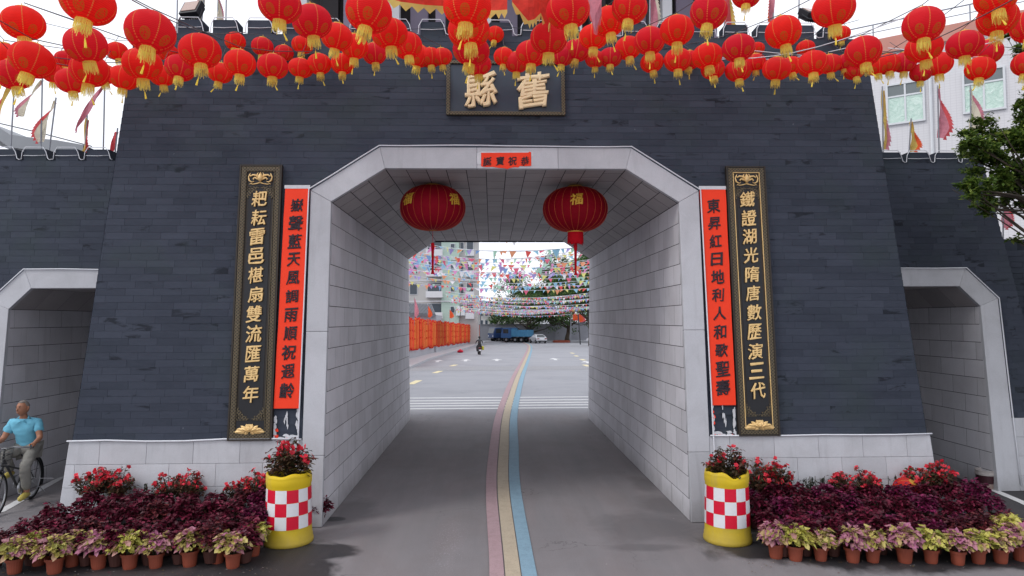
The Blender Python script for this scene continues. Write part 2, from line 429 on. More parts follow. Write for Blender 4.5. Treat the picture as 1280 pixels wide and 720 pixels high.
# ================================================================== THE GROUND
def ground_mat():
    t = NT('asphalt'); p = t.geo.outputs['Position']; s = t.sep(p)
    base = t.mix(t.noise(.8, 5, p, .6, .3), lin('7a7678'), lin('938e91'))
    grit = t.noise(110, 3, p, .9); base = t.mix(t.math('MULTIPLY', t.ramp(grit, [(.35, 0), (.65, 1)]), .38), base, lin('4d4b4e'))
    trk = t.ramp(t.noise(2.5, 4, t.vmul(p, (1, .1, 1)), .6), [(.4, 0), (.7, .35)])
    base = t.mix(trk, base, lin('66676b'))
    # damp, oil darkened asphalt down the middle of the passage
    # paler road beyond the gate: open-sky brightness put into the colour
    cn = t.mix(t.noise(1.2, 5, p, .6), lin('8d8e94'), lin('9b9ca2'))
    cn = t.mix(t.math('MULTIPLY', t.ramp(t.noise(.35, 4, p), [(.45, 0), (.7, 1)]), .35), cn, lin('7c7d83'))
    ed = t.math('ADD', s[1], t.math('MULTIPLY', t.noise(1.5, 3, p), .5))
    fac = t.ramp(t.math('MULTIPLY', t.math('SUBTRACT', ed, 19.5), .4), [(0, 0), (1, 1)])
    base = t.mix(fac, base, cn)
    # water soaked round the flower pots and spilling to the kerb, the right side lane wholly wet
    nz = t.math('MULTIPLY', t.math('SUBTRACT', t.noise(1.7, 5, p, .6, .6), .5), 1.5)
    def ell(cx, cy, rx, ry):
        dx = t.math('DIVIDE', t.math('SUBTRACT', s[0], cx), rx); dy = t.math('DIVIDE', t.math('SUBTRACT', s[1], cy), ry)
        d = t.math('SQRT', t.math('ADD', t.math('MULTIPLY', dx, dx), t.math('MULTIPLY', dy, dy)))
        return t.math('SUBTRACT', 1, d)
    e = ell(-4.9, 8.1, 2.9, 1.3)
    for a in [(-2.45, 8.35, .75, .33), (-3.0, 7.6, 1.1, .9), (5.2, 8.3, 3.1, .95), (3.1, 8.2, .7, .42), (9.3, 10.5, 3.8, 4.6), (-2.42, 9.7, .2, .12)]:
        e = t.math('MAXIMUM', e, ell(*a))
    wet = t.ramp(t.math('ADD', e, t.math('MULTIPLY', nz, .55)), [(0.0, 0), (.2, 1)])
    base = t.mix(t.math('MULTIPLY', wet, .9), base, lin('1b1b1f'))
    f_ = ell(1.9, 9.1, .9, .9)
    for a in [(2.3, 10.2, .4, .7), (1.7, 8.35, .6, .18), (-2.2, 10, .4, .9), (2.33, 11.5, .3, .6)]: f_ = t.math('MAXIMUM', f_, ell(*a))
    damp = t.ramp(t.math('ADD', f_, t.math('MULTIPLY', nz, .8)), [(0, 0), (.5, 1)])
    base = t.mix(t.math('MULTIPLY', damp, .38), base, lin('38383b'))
    brown = t.ramp(t.noise(.9, 5, t.vmul(p, (1.2, .5, 1)), .65, .8), [(.45, 0), (.75, 1)])
    base = t.mix(t.math('MULTIPLY', t.math('MULTIPLY', brown, .35), t.math('SUBTRACT', 1, fac)), base, lin('6f6261'))
    ck = t.n.new('ShaderNodeTexVoronoi'); ck.feature = 'DISTANCE_TO_EDGE'; ck.inputs['Scale'].default_value = .45
    wv = t.n.new('ShaderNodeVectorMath'); wv.operation = 'ADD'; t.l.new(p, wv.inputs[0])
    nv = t.n.new('ShaderNodeTexNoise'); nv.inputs['Scale'].default_value = 2.2; nv.inputs['Detail'].default_value = 5; t.l.new(p, nv.inputs['Vector']); t.l.new(nv.outputs['Color'], wv.inputs[1]); t.l.new(wv.outputs[0], ck.inputs['Vector'])
    crack = t.math('MULTIPLY', t.math('LESS_THAN', ck.outputs['Distance'], .0022), t.ramp(t.noise(.35, 2, p), [(.5, 0), (.6, 1)]))
    base = t.mix(t.math('MULTIPLY', crack, .55), base, lin('2f2e30'))
    # spilled white flecks near the centre
    sp = t.math('MULTIPLY', t.ramp(ell(-.75, 8.6, .28, 1.5), [(0, 0), (.8, 1)]), t.ramp(t.noise(38, 3, p, .7), [(.60, 0), (.63, 1)]))
    base = t.mix(t.math('MULTIPLY', sp, .6), base, lin('b7b3bd'))
    t.bump(grit, .35, .006)
    rough = t.math('SUBTRACT', .85, t.math('MULTIPLY', wet, .3))
    return t.set(base, rough, 0, .35)
M['asphalt'] = ground_mat()
g = MB(); ys = [-60, -20, -5, 0, 5, 10, 15, 20] + [28+2*i for i in range(8)] + [44+4*i for i in range(18)] + [130, 200, 400, 900, 2500]
xs = [-1500, -300, -60, -20, -10, 0, 10, 20, 60, 300, 1500]
for y in ys:
    for x in xs: g.v.append((x, y, ground(y)))
for j in range(len(ys)-1):
    for i in range(len(xs)-1):
        a = j*len(xs)+i; g.f.append((a, a+1, a+1+len(xs), a+len(xs))); g.mi.append(0); g.sm.append(True)
struct(g.build('road_surface', M['asphalt']))

def strip(name, pts, w, mat, h=.005):
    """pts: (x,y) centre line; w: width"""
    m = MB(); n = len(pts)
    for i, (x, y) in enumerate(pts):
        a = Vector(pts[max(i-1, 0)]); b = Vector(pts[min(i+1, n-1)]); t = (b-a).normalized(); nn = Vector((-t.y, t.x))*w/2
        for s in (1, -1): m.v.append((x+nn.x*s, y+nn.y*s, ground(y)+h))
    for i in range(n-1):
        m.f.append((2*i+1, 2*i+3, 2*i+2, 2*i)); m.mi.append(0); m.sm.append(False)
    return m.build(name, mat)
def worn(name, c, k=.35):
    t = NT(name); p = t.geo.outputs['Position']
    n = t.ramp(t.noise(7, 6, p, .7), [(.45, 0), (.7, 1)])
    f = t.ramp(t.noise(60, 3, p, .7), [(.5, 0), (.62, 1)])
    col = t.mix(t.math('MULTIPLY', n, k), lin(c), vary(lin(c), .6)); col = t.mix(t.math('MULTIPLY', f, k*.6), col, lin('5c5a5c'))
    return t.set(col, .8, 0, .25)
M['pink'] = worn('pink_road_paint', 'a98f94'); M['cream'] = worn('cream_road_paint', 'b5a894'); M['blue'] = worn('blue_road_paint', '82a0b2')
M['roadwhite'] = worn('white_road_paint', 'd4d4d6', .35); M['roadgrey'] = worn('grey_road_paint', '96969a', .5)
M['roadyellow'] = worn('yellow_road_paint', 'dccfa8', .25)
# centre line of the three stripes, sampled from near to far
cl = [(641.5, 720), (629, 610), (630, 560), (633, 520), (641, 490), (650, 465), (659, 445), (662, 436), (661, 431), (655, 428.3)]
cp = [at_g(u, v) for u, v in cl]
cp = [Vector((cp[0].x*2-cp[1].x*1.0-(-0.02), 3.0, 0))] + cp
cp[0].x = cp[1].x + .02
# smooth by Catmull-Rom
path = []
for i in range(len(cp)-1):
    p0, p1, p2, p3 = cp[max(i-1, 0)], cp[i], cp[i+1], cp[min(i+2, len(cp)-1)]
    for k in range(8):
        t_ = k/8
        q = .5*((2*p1)+(-p0+p2)*t_+(2*p0-5*p1+4*p2-p3)*t_*t_+(-p0+3*p1-3*p2+p3)*t_**3)
        path.append((q.x, q.y))
path.append((cp[-1].x, cp[-1].y))
def offset(path, d):
    o = []
    for i, (x, y) in enumerate(path):
        a = Vector(path[max(i-1, 0)]); b = Vector(path[min(i+1, len(path)-1)]); t = (b-a)
        if t.length < 1e-6: t = Vector((0, 1))
        t.normalize(); o.append((x+t.y*d, y-t.x*d))
    return o
def wk(y): return 1+.24*min(1, max(0, (y-8)/7))
def vstrip(name, a, b, mat):
    L_, R_ = [], []
    for (x, y), (x1, y1), (x2, y2) in zip(path, offset(path, a), offset(path, b)):
        k = wk(y); L_.append((x+(x1-x)*k, y+(y1-y)*k)); R_.append((x+(x2-x)*k, y+(y2-y)*k))
    m = MB(); n = len(L_)
    for (xa, ya), (xb, yb) in zip(L_, R_): m.v += [(xa, ya, ground(ya)+.012), (xb, yb, ground(yb)+.012)]
    for i in range(n-1): m.f.append((2*i, 2*i+1, 2*i+3, 2*i+2)); m.mi.append(0); m.sm.append(False)
    struct(m.build(name, mat))
vstrip('painted_stripe_pink', -.255, -.097, M['pink']); vstrip('painted_stripe_cream', -.083, .083, M['cream']); vstrip('painted_stripe_blue', .094, .257, M['blue'])
mb = MB()
for v in (497, 500.6, 503.8, 507, 510.5):
    y = at_g(620, v).y; mb.bx(-6.5, 6.5, y-.11, y+.11, 0, .006)
struct(mb.build('rumble_lines', M['roadwhite']))
y0_, y1_ = at_g(620, 463).y, at_g(620, 458).y
mb = MB(); mb.quad((-12, y0_, ground(y0_)+.006), (12, y0_, ground(y0_)+.006), (12, y1_, ground(y1_)+.006), (-12, y1_, ground(y1_)+.006))
struct(mb.build('crossing_band', M['roadgrey']))
mb = MB()
def gmark(mb, a, b, w):
    a, b = Vector((a[0], a[1])), Vector((b[0], b[1])); t = (b-a).normalized(); n = Vector((-t.y, t.x))*w/2
    P = [a+n, a-n, b-n, b+n]; mb.add([(p.x, p.y, ground(p.y)+.008) for p in P], [(0, 1, 2, 3)])
for (u0, v0, u1, v1) in [(513, 480.5, 524, 475.5), (543, 466.5, 551, 463.8), (564, 457.8, 570, 456), (730, 456, 738, 458.6), (726, 449, 731, 450.5), (719, 444.5, 722, 445.6), (714, 441, 717, 442)]:
    a, b = at_g(u0, v0), at_g(u1, v1); gmark(mb, a, b, .32)
struct(mb.build('lane_dashes', M['roadyellow']))
mb = MB()
for (u, v) in [(547, 452), (621, 450.5), (694, 449.5), (582, 451), (735, 453.5)]:
    c = at_g(u, v); x, y = c.x, c.y; z = ground(y)+.009
    mb.add([(x-.12, y-1.8, z), (x+.12, y-1.8, z), (x+.12, y+.4, z), (x-.12, y+.4, z), (x-.45, y+.4, z), (x+.45, y+.4, z), (x, y+1.9, z)], [(0, 1, 2, 3), (4, 5, 6)])
struct(mb.build('lane_arrows', M['roadwhite']))
# white edge lines of the two side lanes
def gline(pts, w, nm): struct(strip(nm, [(p.x, p.y) for p in pts], w, M['roadwhite'], .006))
gline([at_z(-90, 664, 0), at_z(0, 640, 0), at_z(82, 594, 0), Vector((-7.55, 19.2, 0))], .13, 'edge_line_left')
gline([Vector((7.62, 19, 0)), at_z(1188, 590, 0), at_z(1280, 629, 0), at_z(1400, 690, 0)], .13, 'edge_line_right')

# ================================================================== THE GATE TOWER
Y0, K, W_, ZS, WC, ZC = 9.3436, .0845, 2.485, 4.436, 1.734, 4.924
Y1, K1 = 19.19, .1065
TOPZ, PLZ, HW = 6.96, 1.14, 5.86           # parapet, plinth top, half width at the plinth top
SK = .0775                                  # batter of the sides
def hwz(z): return HW-(z-PLZ)*SK
def fy(z): return Y0+K*z
def by(z): return Y1-K1*z
SQ = math.sqrt(1+K*K)
tower = thing('gate_tower', 'large dark slate gate tower with battered walls over the central road passage', 'gate tower', (0, Y0, 0))
# core (joint-coloured body just behind the slate tiles), with the passage through it
OPEN = [(-W_, 0), (-W_, ZS), (-WC, ZC), (WC, ZC), (W_, ZS), (W_, 0)]
def core(yfun_f, yfun_b, x0f, x1f, top, opening, name, parent, mat, matin, z0=0):
    """a battered block pierced by a passage of the given outline"""
    m = MB()
    xs0 = opening[0][0]; xs1 = opening[-1][0]
    zz = sorted(set([z0, top]+[p[1] for p in opening if z0 <= p[1] <= top]))
    def at(z, side):
        pts = opening[:3] if side < 0 else opening[::-1][:3]
        for (xa, za), (xb, zb) in zip(pts, pts[1:]):
            if za <= z <= zb and zb > za: return xa+(xb-xa)*(z-za)/(zb-za)
        return pts[-1][0]
    ztop = max(p[1] for p in opening)
    for za, zb in zip(zz, zz[1:]):
        for fn, flip in ((yfun_f, False), (yfun_b, True)):
            def Q(xa0, xa1, xb0, xb1):
                P = [(xa0, fn(za), za), (xa1, fn(za), za), (xb1, fn(zb), zb), (xb0, fn(zb), zb)]
                m.quad(*(P if not flip else P[::-1]))
            if zb <= ztop+1e-6:
                Q(x0f(za), at(za, -1), x0f(zb), at(zb, -1)); Q(at(za, 1), x1f(za), at(zb, 1), x1f(zb))
            else: Q(x0f(za), x1f(za), x0f(zb), x1f(zb))
        for xf, flip in ((x0f, True), (x1f, False)):
            P = [(xf(za), yfun_f(za), za), (xf(za), yfun_b(za), za), (xf(zb), yfun_b(zb), zb), (xf(zb), yfun_f(zb), zb)]
            m.quad(*(P if not flip else P[::-1]))
    m.quad((x0f(top), yfun_f(top), top), (x1f(top), yfun_f(top), top), (x1f(top), yfun_b(top), top), (x0f(top), yfun_b(top), top))
    m.cur = 1
    for (xa, za), (xb, zb) in zip(opening, opening[1:]):
        m.quad((xa, yfun_f(za), za), (xa, yfun_b(za), za), (xb, yfun_b(zb), zb), (xb, yfun_f(zb), zb))
    return m.build(name, [mat, matin], parent)
ins = .004; LI = .003
core(lambda z: fy(z)+ins, lambda z: by(z)-ins, lambda z: -hwz(z)+ins, lambda z: hwz(z)-ins, TOPZ-.005,
     [(-W_-LI, 0), (-W_-LI, ZS), (-WC-.001, ZC+LI), (WC+.001, ZC+LI), (W_+LI, ZS), (W_+LI, 0)], 'wall_core', tower, M['slate_joint'], M['joint'])
# slate facing, front and back
SURO = [(2.776, 0), (2.776, 4.6), (1.815, 5.236)]      # outer edge of the surround
def sur_mid(z):
    """half width cleared for the stone surround at height z (tiles tuck under it)"""
    if z > 5.12: return 0
    if z < 4.5: return 2.68
    return max(0, 2.68-(z-4.5)/(5.12-4.5)*.93)
rects = []; rh = .0985; nrow = round((TOPZ-PLZ)/rh); rh = (TOPZ-PLZ)/nrow
sh = [0, .19, .08, .27, .13, .33]
rr = random.Random(3)
for i in range(nrow):
    z0 = PLZ+i*rh; z1 = z0+rh; zc = (z0+z1)/2
    iv = [(-hwz(zc), hwz(zc))]
    c = sur_mid(zc)
    if c: iv = cut(iv, -c, c)
    rects += tile_row(iv, .385, sh[i % 6]+rr.uniform(-.05, .05), z0*SQ, z1*SQ, .09)
lay_tiles(rects, (0, Y0+ins, 0), (1, 0, 0), (0, K, 1), (0, -1, K), tower, 'slate_tile', M['slate'], .0020, .0012, .004, 300, .0006)
# back and side facing in one field each (never seen from the road in front)
mb = MB()
def side_panel(mb, sgn):
    for i in range(nrow):
        z0 = PLZ+i*rh+.0015; z1 = PLZ+(i+1)*rh-.0015; x0 = sgn*hwz(z0); x1 = sgn*hwz(z1)
        ya, yb = fy(z0), by(z0)
        n = 24
        for k in range(n):
            a = ya+(yb-ya)*k/n+.0015; b = ya+(yb-ya)*(k+1)/n-.0015
            P = [(x0, a, z0), (x0, b, z0), (x1, b, z1), (x1, a, z1)]
            mb.quad(*(P if sgn > 0 else P[::-1]))
side_panel(mb, 1); side_panel(mb, -1)
for i in range(nrow):
    z0 = PLZ+i*rh+.0015; z1 = PLZ+(i+1)*rh-.0015; zc = (z0+z1)/2
    iv = [(-hwz(zc), hwz(zc))]
    if zc < ZC: iv = cut(iv, -2.6, 2.6)
    for (a, b, _, _) in tile_row(iv, .5, (i % 2)*.25, 0, 1): mb.quad((b-.0015, by(z0), z0), (a+.0015, by(z0), z0), (a+.0015, by(z1), z1), (b-.0015, by(z1), z1))
mb.build('rear_slate_field', M['slate'], tower, kind='stuff')
# merlons on the parapet: stacked slate with a darker seam
mer = MB(); mer.box((0, 0, .103), (.345, .26, .206)); mer_me = mer.mesh('merlon', M['slate'])
k = 0; x = -4.62-.505*1
MERX = []
while x < 5.45:
    MERX.append(x); x += .505
for x in MERX:
    o = link('merlon', mer_me, tower, Vector((x, fy(TOPZ)+.13, TOPZ))-tower.location)
    o = link('merlon', mer_me, tower, Vector((x, by(TOPZ)-.13, TOPZ))-tower.location)
mb = MB()
mb.bx(-hwz(TOPZ), hwz(TOPZ), fy(TOPZ)-.0, fy(TOPZ)+.27, TOPZ-.004, TOPZ+.002)
mb.build('parapet_coping', M['slate'], tower)
# surround of pale granite round the passage: separate stones, 4.5 cm proud
def stone(name, poly, yf, proud, mat, parent, bev=.006, k=K, back=.03):
    """poly in (x,z) on the battered face"""
    m = MB(); n = Vector((0, -1, k)).normalized()
    P = [Vector((x, yf(z), z))+n*proud for x, z in poly]
    m.prism(P, -n*(proud+back)); return m.build(name, mat, parent, bevel=bev)
for s in (-1, 1):
    for za, zb in ((0, .93), (.93, 2.6), (2.6, 4.436)):
        zo = zb if zb < 4.4 else 4.6
        stone('surround_stone', [(s*W_, za+.002), (s*2.776, za+.002), (s*2.776, zo-.002), (s*W_, zb-.002)], fy, .045, M['granite'], tower)
    stone('surround_stone', [(s*W_, ZS+.001), (s*2.776, 4.602), (s*1.815, 5.236), (s*WC, ZC)], fy, .045, M['granite'], tower)
for xa, xb, oa, ob in ((-WC, -.42, -1.815, -.42), (-.42, .75, -.42, .75), (.75, WC, .75, 1.815)):
    stone('surround_stone', [(xa+.002, ZC), (xb-.002, ZC), (ob-.002, 5.236), (oa+.002, 5.236)], fy, .045, M['granite'], tower)
# plinth of large granite stones
for s in (-1, 1):
    zs_ = [0, .24, .54, .84, PLZ]
    for j in range(4):
        z0, z1 = zs_[j], zs_[j+1]
        x0 = 2.776; x1 = HW+.02+(PLZ-z1)*SK
        iv = [(x0+.002, x1)]
        for (a, b, _, _) in tile_row(iv, .62, .2+.31*(j % 2)+(.07 if s > 0 else 0), z0, z1, .12):
            e = (PLZ-z0)*SK-(PLZ-z1)*SK if abs(b-x1) < 1e-5 else 0
            stone('plinth_stone', [(s*(a+.0015), z0+.0015), (s*(b+e-.0015), z0+.0015), (s*(b-.0015), z1-.0015), (s*(a+.0015), z1-.0015)], fy, .035, M['plinth'], tower, .004)
mb = MB()
for s in (-1, 1):
    a, b = s*(HW+.02), s*(HW+.02+PLZ*SK)
    P = [(b, fy(0), 0), (b, by(0), 0), (a, by(PLZ), PLZ), (a, fy(PLZ), PLZ)]
    mb.quad(*P); mb.quad((a, fy(PLZ), PLZ), (a, by(PLZ), PLZ), (a*.98, by(PLZ), PLZ), (a*.98, fy(PLZ), PLZ))
mb.build('plinth_side', M['plinth'], tower)
# lining tiles of the passage
ROW = ZS/15
for s in (-1, 1):
    rects = []
    for j in range(15):
        z0, z1 = j*ROW, (j+1)*ROW; zc = (z0+z1)/2
        rects += tile_row([(fy(zc)+.03, by(zc)-.03)], .6, .3*(j % 2)+.12, z0, z1, .08)
    lay_tiles(rects, (s*(W_+LI), 0, 0), (0, 1, 0), (0, 0, 1), (-s, 0, 0), tower, 'wall_tile', M['walltile'], .009, .015, .003, 160, .001)
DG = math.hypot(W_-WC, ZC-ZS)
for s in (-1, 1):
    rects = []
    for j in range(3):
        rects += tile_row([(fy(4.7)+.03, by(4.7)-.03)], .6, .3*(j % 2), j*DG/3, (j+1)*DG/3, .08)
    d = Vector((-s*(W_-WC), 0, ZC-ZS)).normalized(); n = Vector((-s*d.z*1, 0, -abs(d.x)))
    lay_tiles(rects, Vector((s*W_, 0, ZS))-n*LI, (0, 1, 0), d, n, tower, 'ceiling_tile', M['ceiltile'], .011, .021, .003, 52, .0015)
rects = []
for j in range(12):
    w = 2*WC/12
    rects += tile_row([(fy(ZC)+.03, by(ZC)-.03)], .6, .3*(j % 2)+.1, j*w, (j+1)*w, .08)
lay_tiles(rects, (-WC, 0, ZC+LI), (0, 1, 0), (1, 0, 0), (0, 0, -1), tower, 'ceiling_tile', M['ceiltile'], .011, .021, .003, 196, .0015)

# ================================================================== SIDE WALLS WITH SMALL PASSAGES
YW = 10.8
def wy(z): return YW+K*z
def wyb(z): return 18.2-K*z
WT = 5.385
def wing(s):
    nm = 'left' if s < 0 else 'right'
    far = 13.2 if s < 0 else None
    wg = thing('side_gate_wall', 'lower dark slate side wall with small passage %s of the gate tower' % ('left' if s < 0 else 'right'), 'wall', (s*7, YW, 0))
    xin = 4.6
    def xo(z):
        if s < 0: return 12.5
        return 8.29+(4.542-z)*.16+.0 if z < 4.542 else 8.29-(z-4.542)*.16
    OP = [(5.35, 0), (5.35, 2.95), (5.70, 3.28), (7.515, 3.28), (7.835, 2.95), (7.835, 0)]
    top = WT
    if s < 0:
        OPs = [(-x, z) for x, z in OP][::-1]
        OPs = [(x, z) for x, z in OPs]
        x0f, x1f = (lambda z: -xo(z)), (lambda z: -xin)
    else:
        OPs = OP; x0f, x1f = (lambda z: xin), xo
    e = LI
    OPs = [(x+(-e if abs(x) > 6.6 and s < 0 else e if abs(x) > 6.6 else 0), z+(e if 3 < z else 0)) for x, z in OPs]
    core(lambda z: wy(z)+ins, lambda z: wyb(z)-ins, x0f, x1f, top-.004, OPs, 'wall_core', wg, M['slate_joint'], M['joint'])
    rects = []; n = round((WT-1.14)/rh); r_ = (WT-1.14)/n
    q = random.Random(5 if s < 0 else 6)
    for i in range(n):
        z0 = 1.14+i*r_; z1 = z0+r_; zc = (z0+z1)/2
        iv = [(xin, xo(zc))]
        if zc < 3.5: c1 = 8.05 if zc < 3.05 else 8.05-(zc-3.05)/.45*.46; iv = cut(iv, 5.2, c1)
        t = tile_row(iv, .385, sh[(i*2+1) % 6]+q.uniform(-.05, .05), z0*SQ, z1*SQ, .08)
        rects += [(s*a, s*b, c, d) if s > 0 else (s*b, s*a, c, d) for a, b, c, d in t]
    lay_tiles(rects, (0, YW+ins, 0), (1, 0, 0), (0, K, 1), (0, -1, K), wg, 'slate_tile', M['slate'], .0020, .0012, .004, 300, .0006,
              unseen=lambda c: abs(c.x) < hwz(c.z)-.25)
    # surround
    P = [(7.835, 0), (8.19, 0), (8.14, 3.075), (7.835, 2.95)]
    Q = [(7.835, 2.951), (8.14, 3.077), (7.64, 3.58), (7.515, 3.28)]
    T = [(7.513, 3.28), (7.638, 3.58), (5.3, 3.58), (5.7, 3.28)]
    for pl in (P, Q, T): stone('surround_stone', [(s*x, z) for x, z in pl], wy, .045, M['granite'], wg)
    # outer plinth
    if s < 0: xo_ = lambda z: 12.5
    for j in range(4):
        z0, z1 = [0, .24, .54, .84][j], [.24, .54, .84, 1.14][j]
        x1 = xo(z1)+.02
        for (a, b, _, _) in tile_row([(8.18, x1)], .3, .1+.15*(j % 2), z0, z1, .1):
            stone('plinth_stone', [(s*(a+.0015), z0+.0015), (s*(b-.0015), z0+.0015), (s*(b-.0015), z1-.0015), (s*(a+.0015), z1-.0015)], wy, .035, M['plinth'], wg, .004)
    # passage lining on the outer wall, slope and ceiling
    rects = []
    for j in range(10):
        z0, z1 = j*.295, (j+1)*.295
        rects += tile_row([(wy(z0)+.02, wyb(z0)-.02)], .6, .3*(j % 2)+.05, z0, z1, .05)
    lay_tiles(rects, (s*(7.835+LI), 0, 0), (0, 1, 0), (0, 0, 1), (-s, 0, 0), wg, 'wall_tile', M['walltile'], .009, .008, .003, 200, .001)
    d = Vector((-s*.32, 0, .33)).normalized(); nn = Vector((-s*d.z, 0, -abs(d.x)))
    dl = math.hypot(.32, .33)
    lay_tiles(tile_row([(wy(3.1)+.02, wyb(3.1)-.02)], .6, .2, 0, dl), Vector((s*7.835, 0, 2.95))-nn*LI, (0, 1, 0), d, nn, wg, 'ceiling_tile', M['ceiltile'], .008, .008, .003, 30, .001)
    rects = []
    for j in range(3): rects += tile_row([(wy(3.2)+.02, wyb(3.2)-.02)], .6, .3*(j % 2), j*.6, (j+1)*.6)
    lay_tiles(rects, (s*7.515, 0, 3.28+LI), (0, 1, 0), (-s, 0, 0), (0, 0, -1), wg, 'ceiling_tile', M['ceiltile'], .008, .008, .003, 60, .001)
    # merlons
    m = MB(); m.box((0, 0, .0925), (.36, .3, .185)); me = m.mesh('merlon', M['slate'])
    mx = (6.655, 7.15, 7.66, 8.15, 8.64, 9.13, 9.62) if s < 0 else (6.54, 7.03, 7.51, 7.98)
    if s > 0: mx = (6.545, 7.03, 7.515, 7.99)
    for x in mx: link('merlon', me, wg, Vector((s*x, wy(WT)+.15, WT))-wg.location)
    m = MB(); m.box((s*6.6, wy(WT)+1.4, WT-.3), (3.4, .2, .58))
    m.build('rear_parapet', M['slate'], wg)
    return wg
wingL = wing(-1); wingR = wing(1)
# a lower slate wall stepping on to the sides, further back
for s in (-1, 1):
    lw = thing('outer_wall', 'low dark slate wall stepping down beyond the %s side passage' % ('left' if s < 0 else 'right'), 'wall', (s*11, 12, 0))
    m = MB(); m.bx(s*8.2, s*14, 11.72, 12.3, 0, 3.95); m.build('wall_core', M['slate_joint'], lw)
    rects = []
    for i in range(28):
        z0 = 1.14+i*.1
        t = tile_row([(8.2, 14)], .385, sh[(i*3) % 6], z0, z0+.1, .08)
        rects += [(a, b, c, d) if s > 0 else (-b, -a, c, d) for a, b, c, d in t]
    lay_tiles(rects, (0, 11.72, 0), (1, 0, 0), (0, 0, 1), (0, -1, 0), lw, 'slate_tile', M['slate'], .0020, .0012, .012, 120)
    rects = []
    for i in range(4):
        t = tile_row([(8.2, 14)], .3, .15*(i % 2), i*.285, (i+1)*.285)
        rects += [(a, b, c, d) if s > 0 else (-b, -a, c, d) for a, b, c, d in t]
    lay_tiles(rects, (0, 11.7, 0), (1, 0, 0), (0, 0, 1), (0, -1, 0), lw, 'plinth_stone', M['plinth'], .004, .004, .05, 60)
    m = MB(); m.box((0, 0, .1), (.36, .3, .2)); me = m.mesh('merlon', M['slate'])
    for i in range(10): link('merlon', me, lw, Vector((s*(8.9+i*.5), 11.9, 3.95))-lw.location)

# ================================================================== PLAQUES, COUPLETS, NAME BOARD (hung on the battered face)
NF = Vector((0, -1, K)).normalized(); UF = Vector((0, K, 1)).normalized()
def on_face(x, z, proud=0.0): return Vector((x, fy(z), z)) + NF*proud
RFACE = Matrix((Vector((1, 0, 0)), UF, -NF*-1)).transposed()      # local x -> x, local y -> up the face, local z -> outward
RFACE = Matrix((Vector((1, 0, 0)), UF, NF)).transposed()
def place_glyph(me, name, parent, x, z, proud, sc=1.0, tilt=0):
    o = bpy.data.objects.new(name, me); COL.objects.link(o); o.parent = parent
    m = (RFACE @ Matrix.Rotation(tilt, 3, 'Z')).to_4x4() @ Matrix.Scale(sc, 4); m.translation = on_face(x, z, proud)-parent.location
    o.matrix_basis = m; return o
def fpoly(m, pts, proud, th):
    P = [on_face(x, z, proud) for x, z in pts]; m.prism(P, NF*-th)
def frect(m, x0, x1, z0, z1, proud, th): fpoly(m, [(x0, z0), (x1, z0), (x1, z1), (x0, z1)], proud, th)
def glyphmat(me, mat):
    if not me.materials: me.materials.append(mat)
    return me
def fret_corner(m, x, z, sx, sz, proud):
    # interlocked square key-fret bracket, built of thin raised bars
    u = .017; b = .0075
    def bar(x0, x1, z0, z1): frect(m, min(x+sx*x0, x+sx*x1), max(x+sx*x0, x+sx*x1), min(z+sz*z0, z+sz*z1), max(z+sz*z0, z+sz*z1), proud, .012)
    def sq(cx, cz, h):
        bar(cx-h-b, cx+h+b, cz-h-b, cz-h+b); bar(cx-h-b, cx+h+b, cz+h-b, cz+h+b); bar(cx-h-b, cx-h+b, cz-h+b, cz+h-b); bar(cx+h-b, cx+h+b, cz-h+b, cz+h-b)
    sq(.05, .05, .024); sq(.05, .05, .004); sq(.105, .032, .016); sq(.032, .105, .016)
    bar(.125, .165, .006, .02); bar(.006, .02, .125, .165); bar(0, .14, -.004, .006); bar(-.004, .006, .006, .15)
def lotus(parent, cx, cz, proud):
    rows = [(((-86, .165), (-62, .155), (-34, .13), (34, .13), (62, .155), (86, .165)), .050, -.045, .0, .35),
            (((-104, .13), (-128, .10), (-155, .075), (155, .075), (128, .10), (104, .13)), .046, -.02, .004, .5),
            (((-70, .125), (-42, .12), (-14, .11), (14, .11), (42, .12), (70, .125)), .046, -.03, .012, .62),
            (((-52, .085), (-20, .08), (20, .08), (52, .085)), .046, -.035, .022, .62),
            (((0, .06),), .05, -.04, .030, .7)]
    for lst, wd, dz, pr_, fl in rows:
        for ang, L in lst:
            a = R(ang); d = Vector((math.sin(a), math.cos(a)*fl)); d.normalize(); nrm = Vector((-d.y, d.x)); b = Vector((cx+math.sin(a)*.018, cz+dz))
            Le = L*math.hypot(math.sin(a), math.cos(a)*fl)/1.0+.03; pts = [(b+d*Le*t, w) for t, w in ((0, .35), (.35, .85), (.62, 1), (.84, .6), (1, 0))]
            out = [(p+nrm*w*wd*.5) for p, w in pts]+[(p-nrm*w*wd*.5) for p, w in pts[::-1][1:]]
            m = MB(); base_ = proud+pr_+.008
            P = [on_face(p.x, p.y, base_+(.0 if k_ in (0, 8) else .003)) for k_, p in enumerate(out)]
            mid = [on_face((b+d*Le*t).x, (b+d*Le*t).y, base_+.016*math.sin(math.pi*min(1, t*1.1))+.004) for t in (.05, .4, .7, .92)]
            vs = P+mid; n = 9
            fs = [(0, 1, 10, 9), (1, 2, 11, 10), (2, 3, 12, 11), (3, 4, 12), (12, 4, 5), (11, 12, 5, 6), (10, 11, 6, 7), (9, 10, 7, 8)]
            m.add(vs, fs); bk_ = [p-NF*.012 for p in P]; m.add(P+bk_, [(i, (i+1) % n, n+(i+1) % n, n+i) for i in range(n)])
            m.build('lotus_petal', M['gold'], parent)
    m = MB(); el = [(cx+.055*math.cos(2*math.pi*i/16), cz+.045+.016*math.sin(2*math.pi*i/16)) for i in range(16)]
    fpoly(m, el, proud+.03, .02); m.build('lotus_heart', M['gold'], parent, bevel=.003)
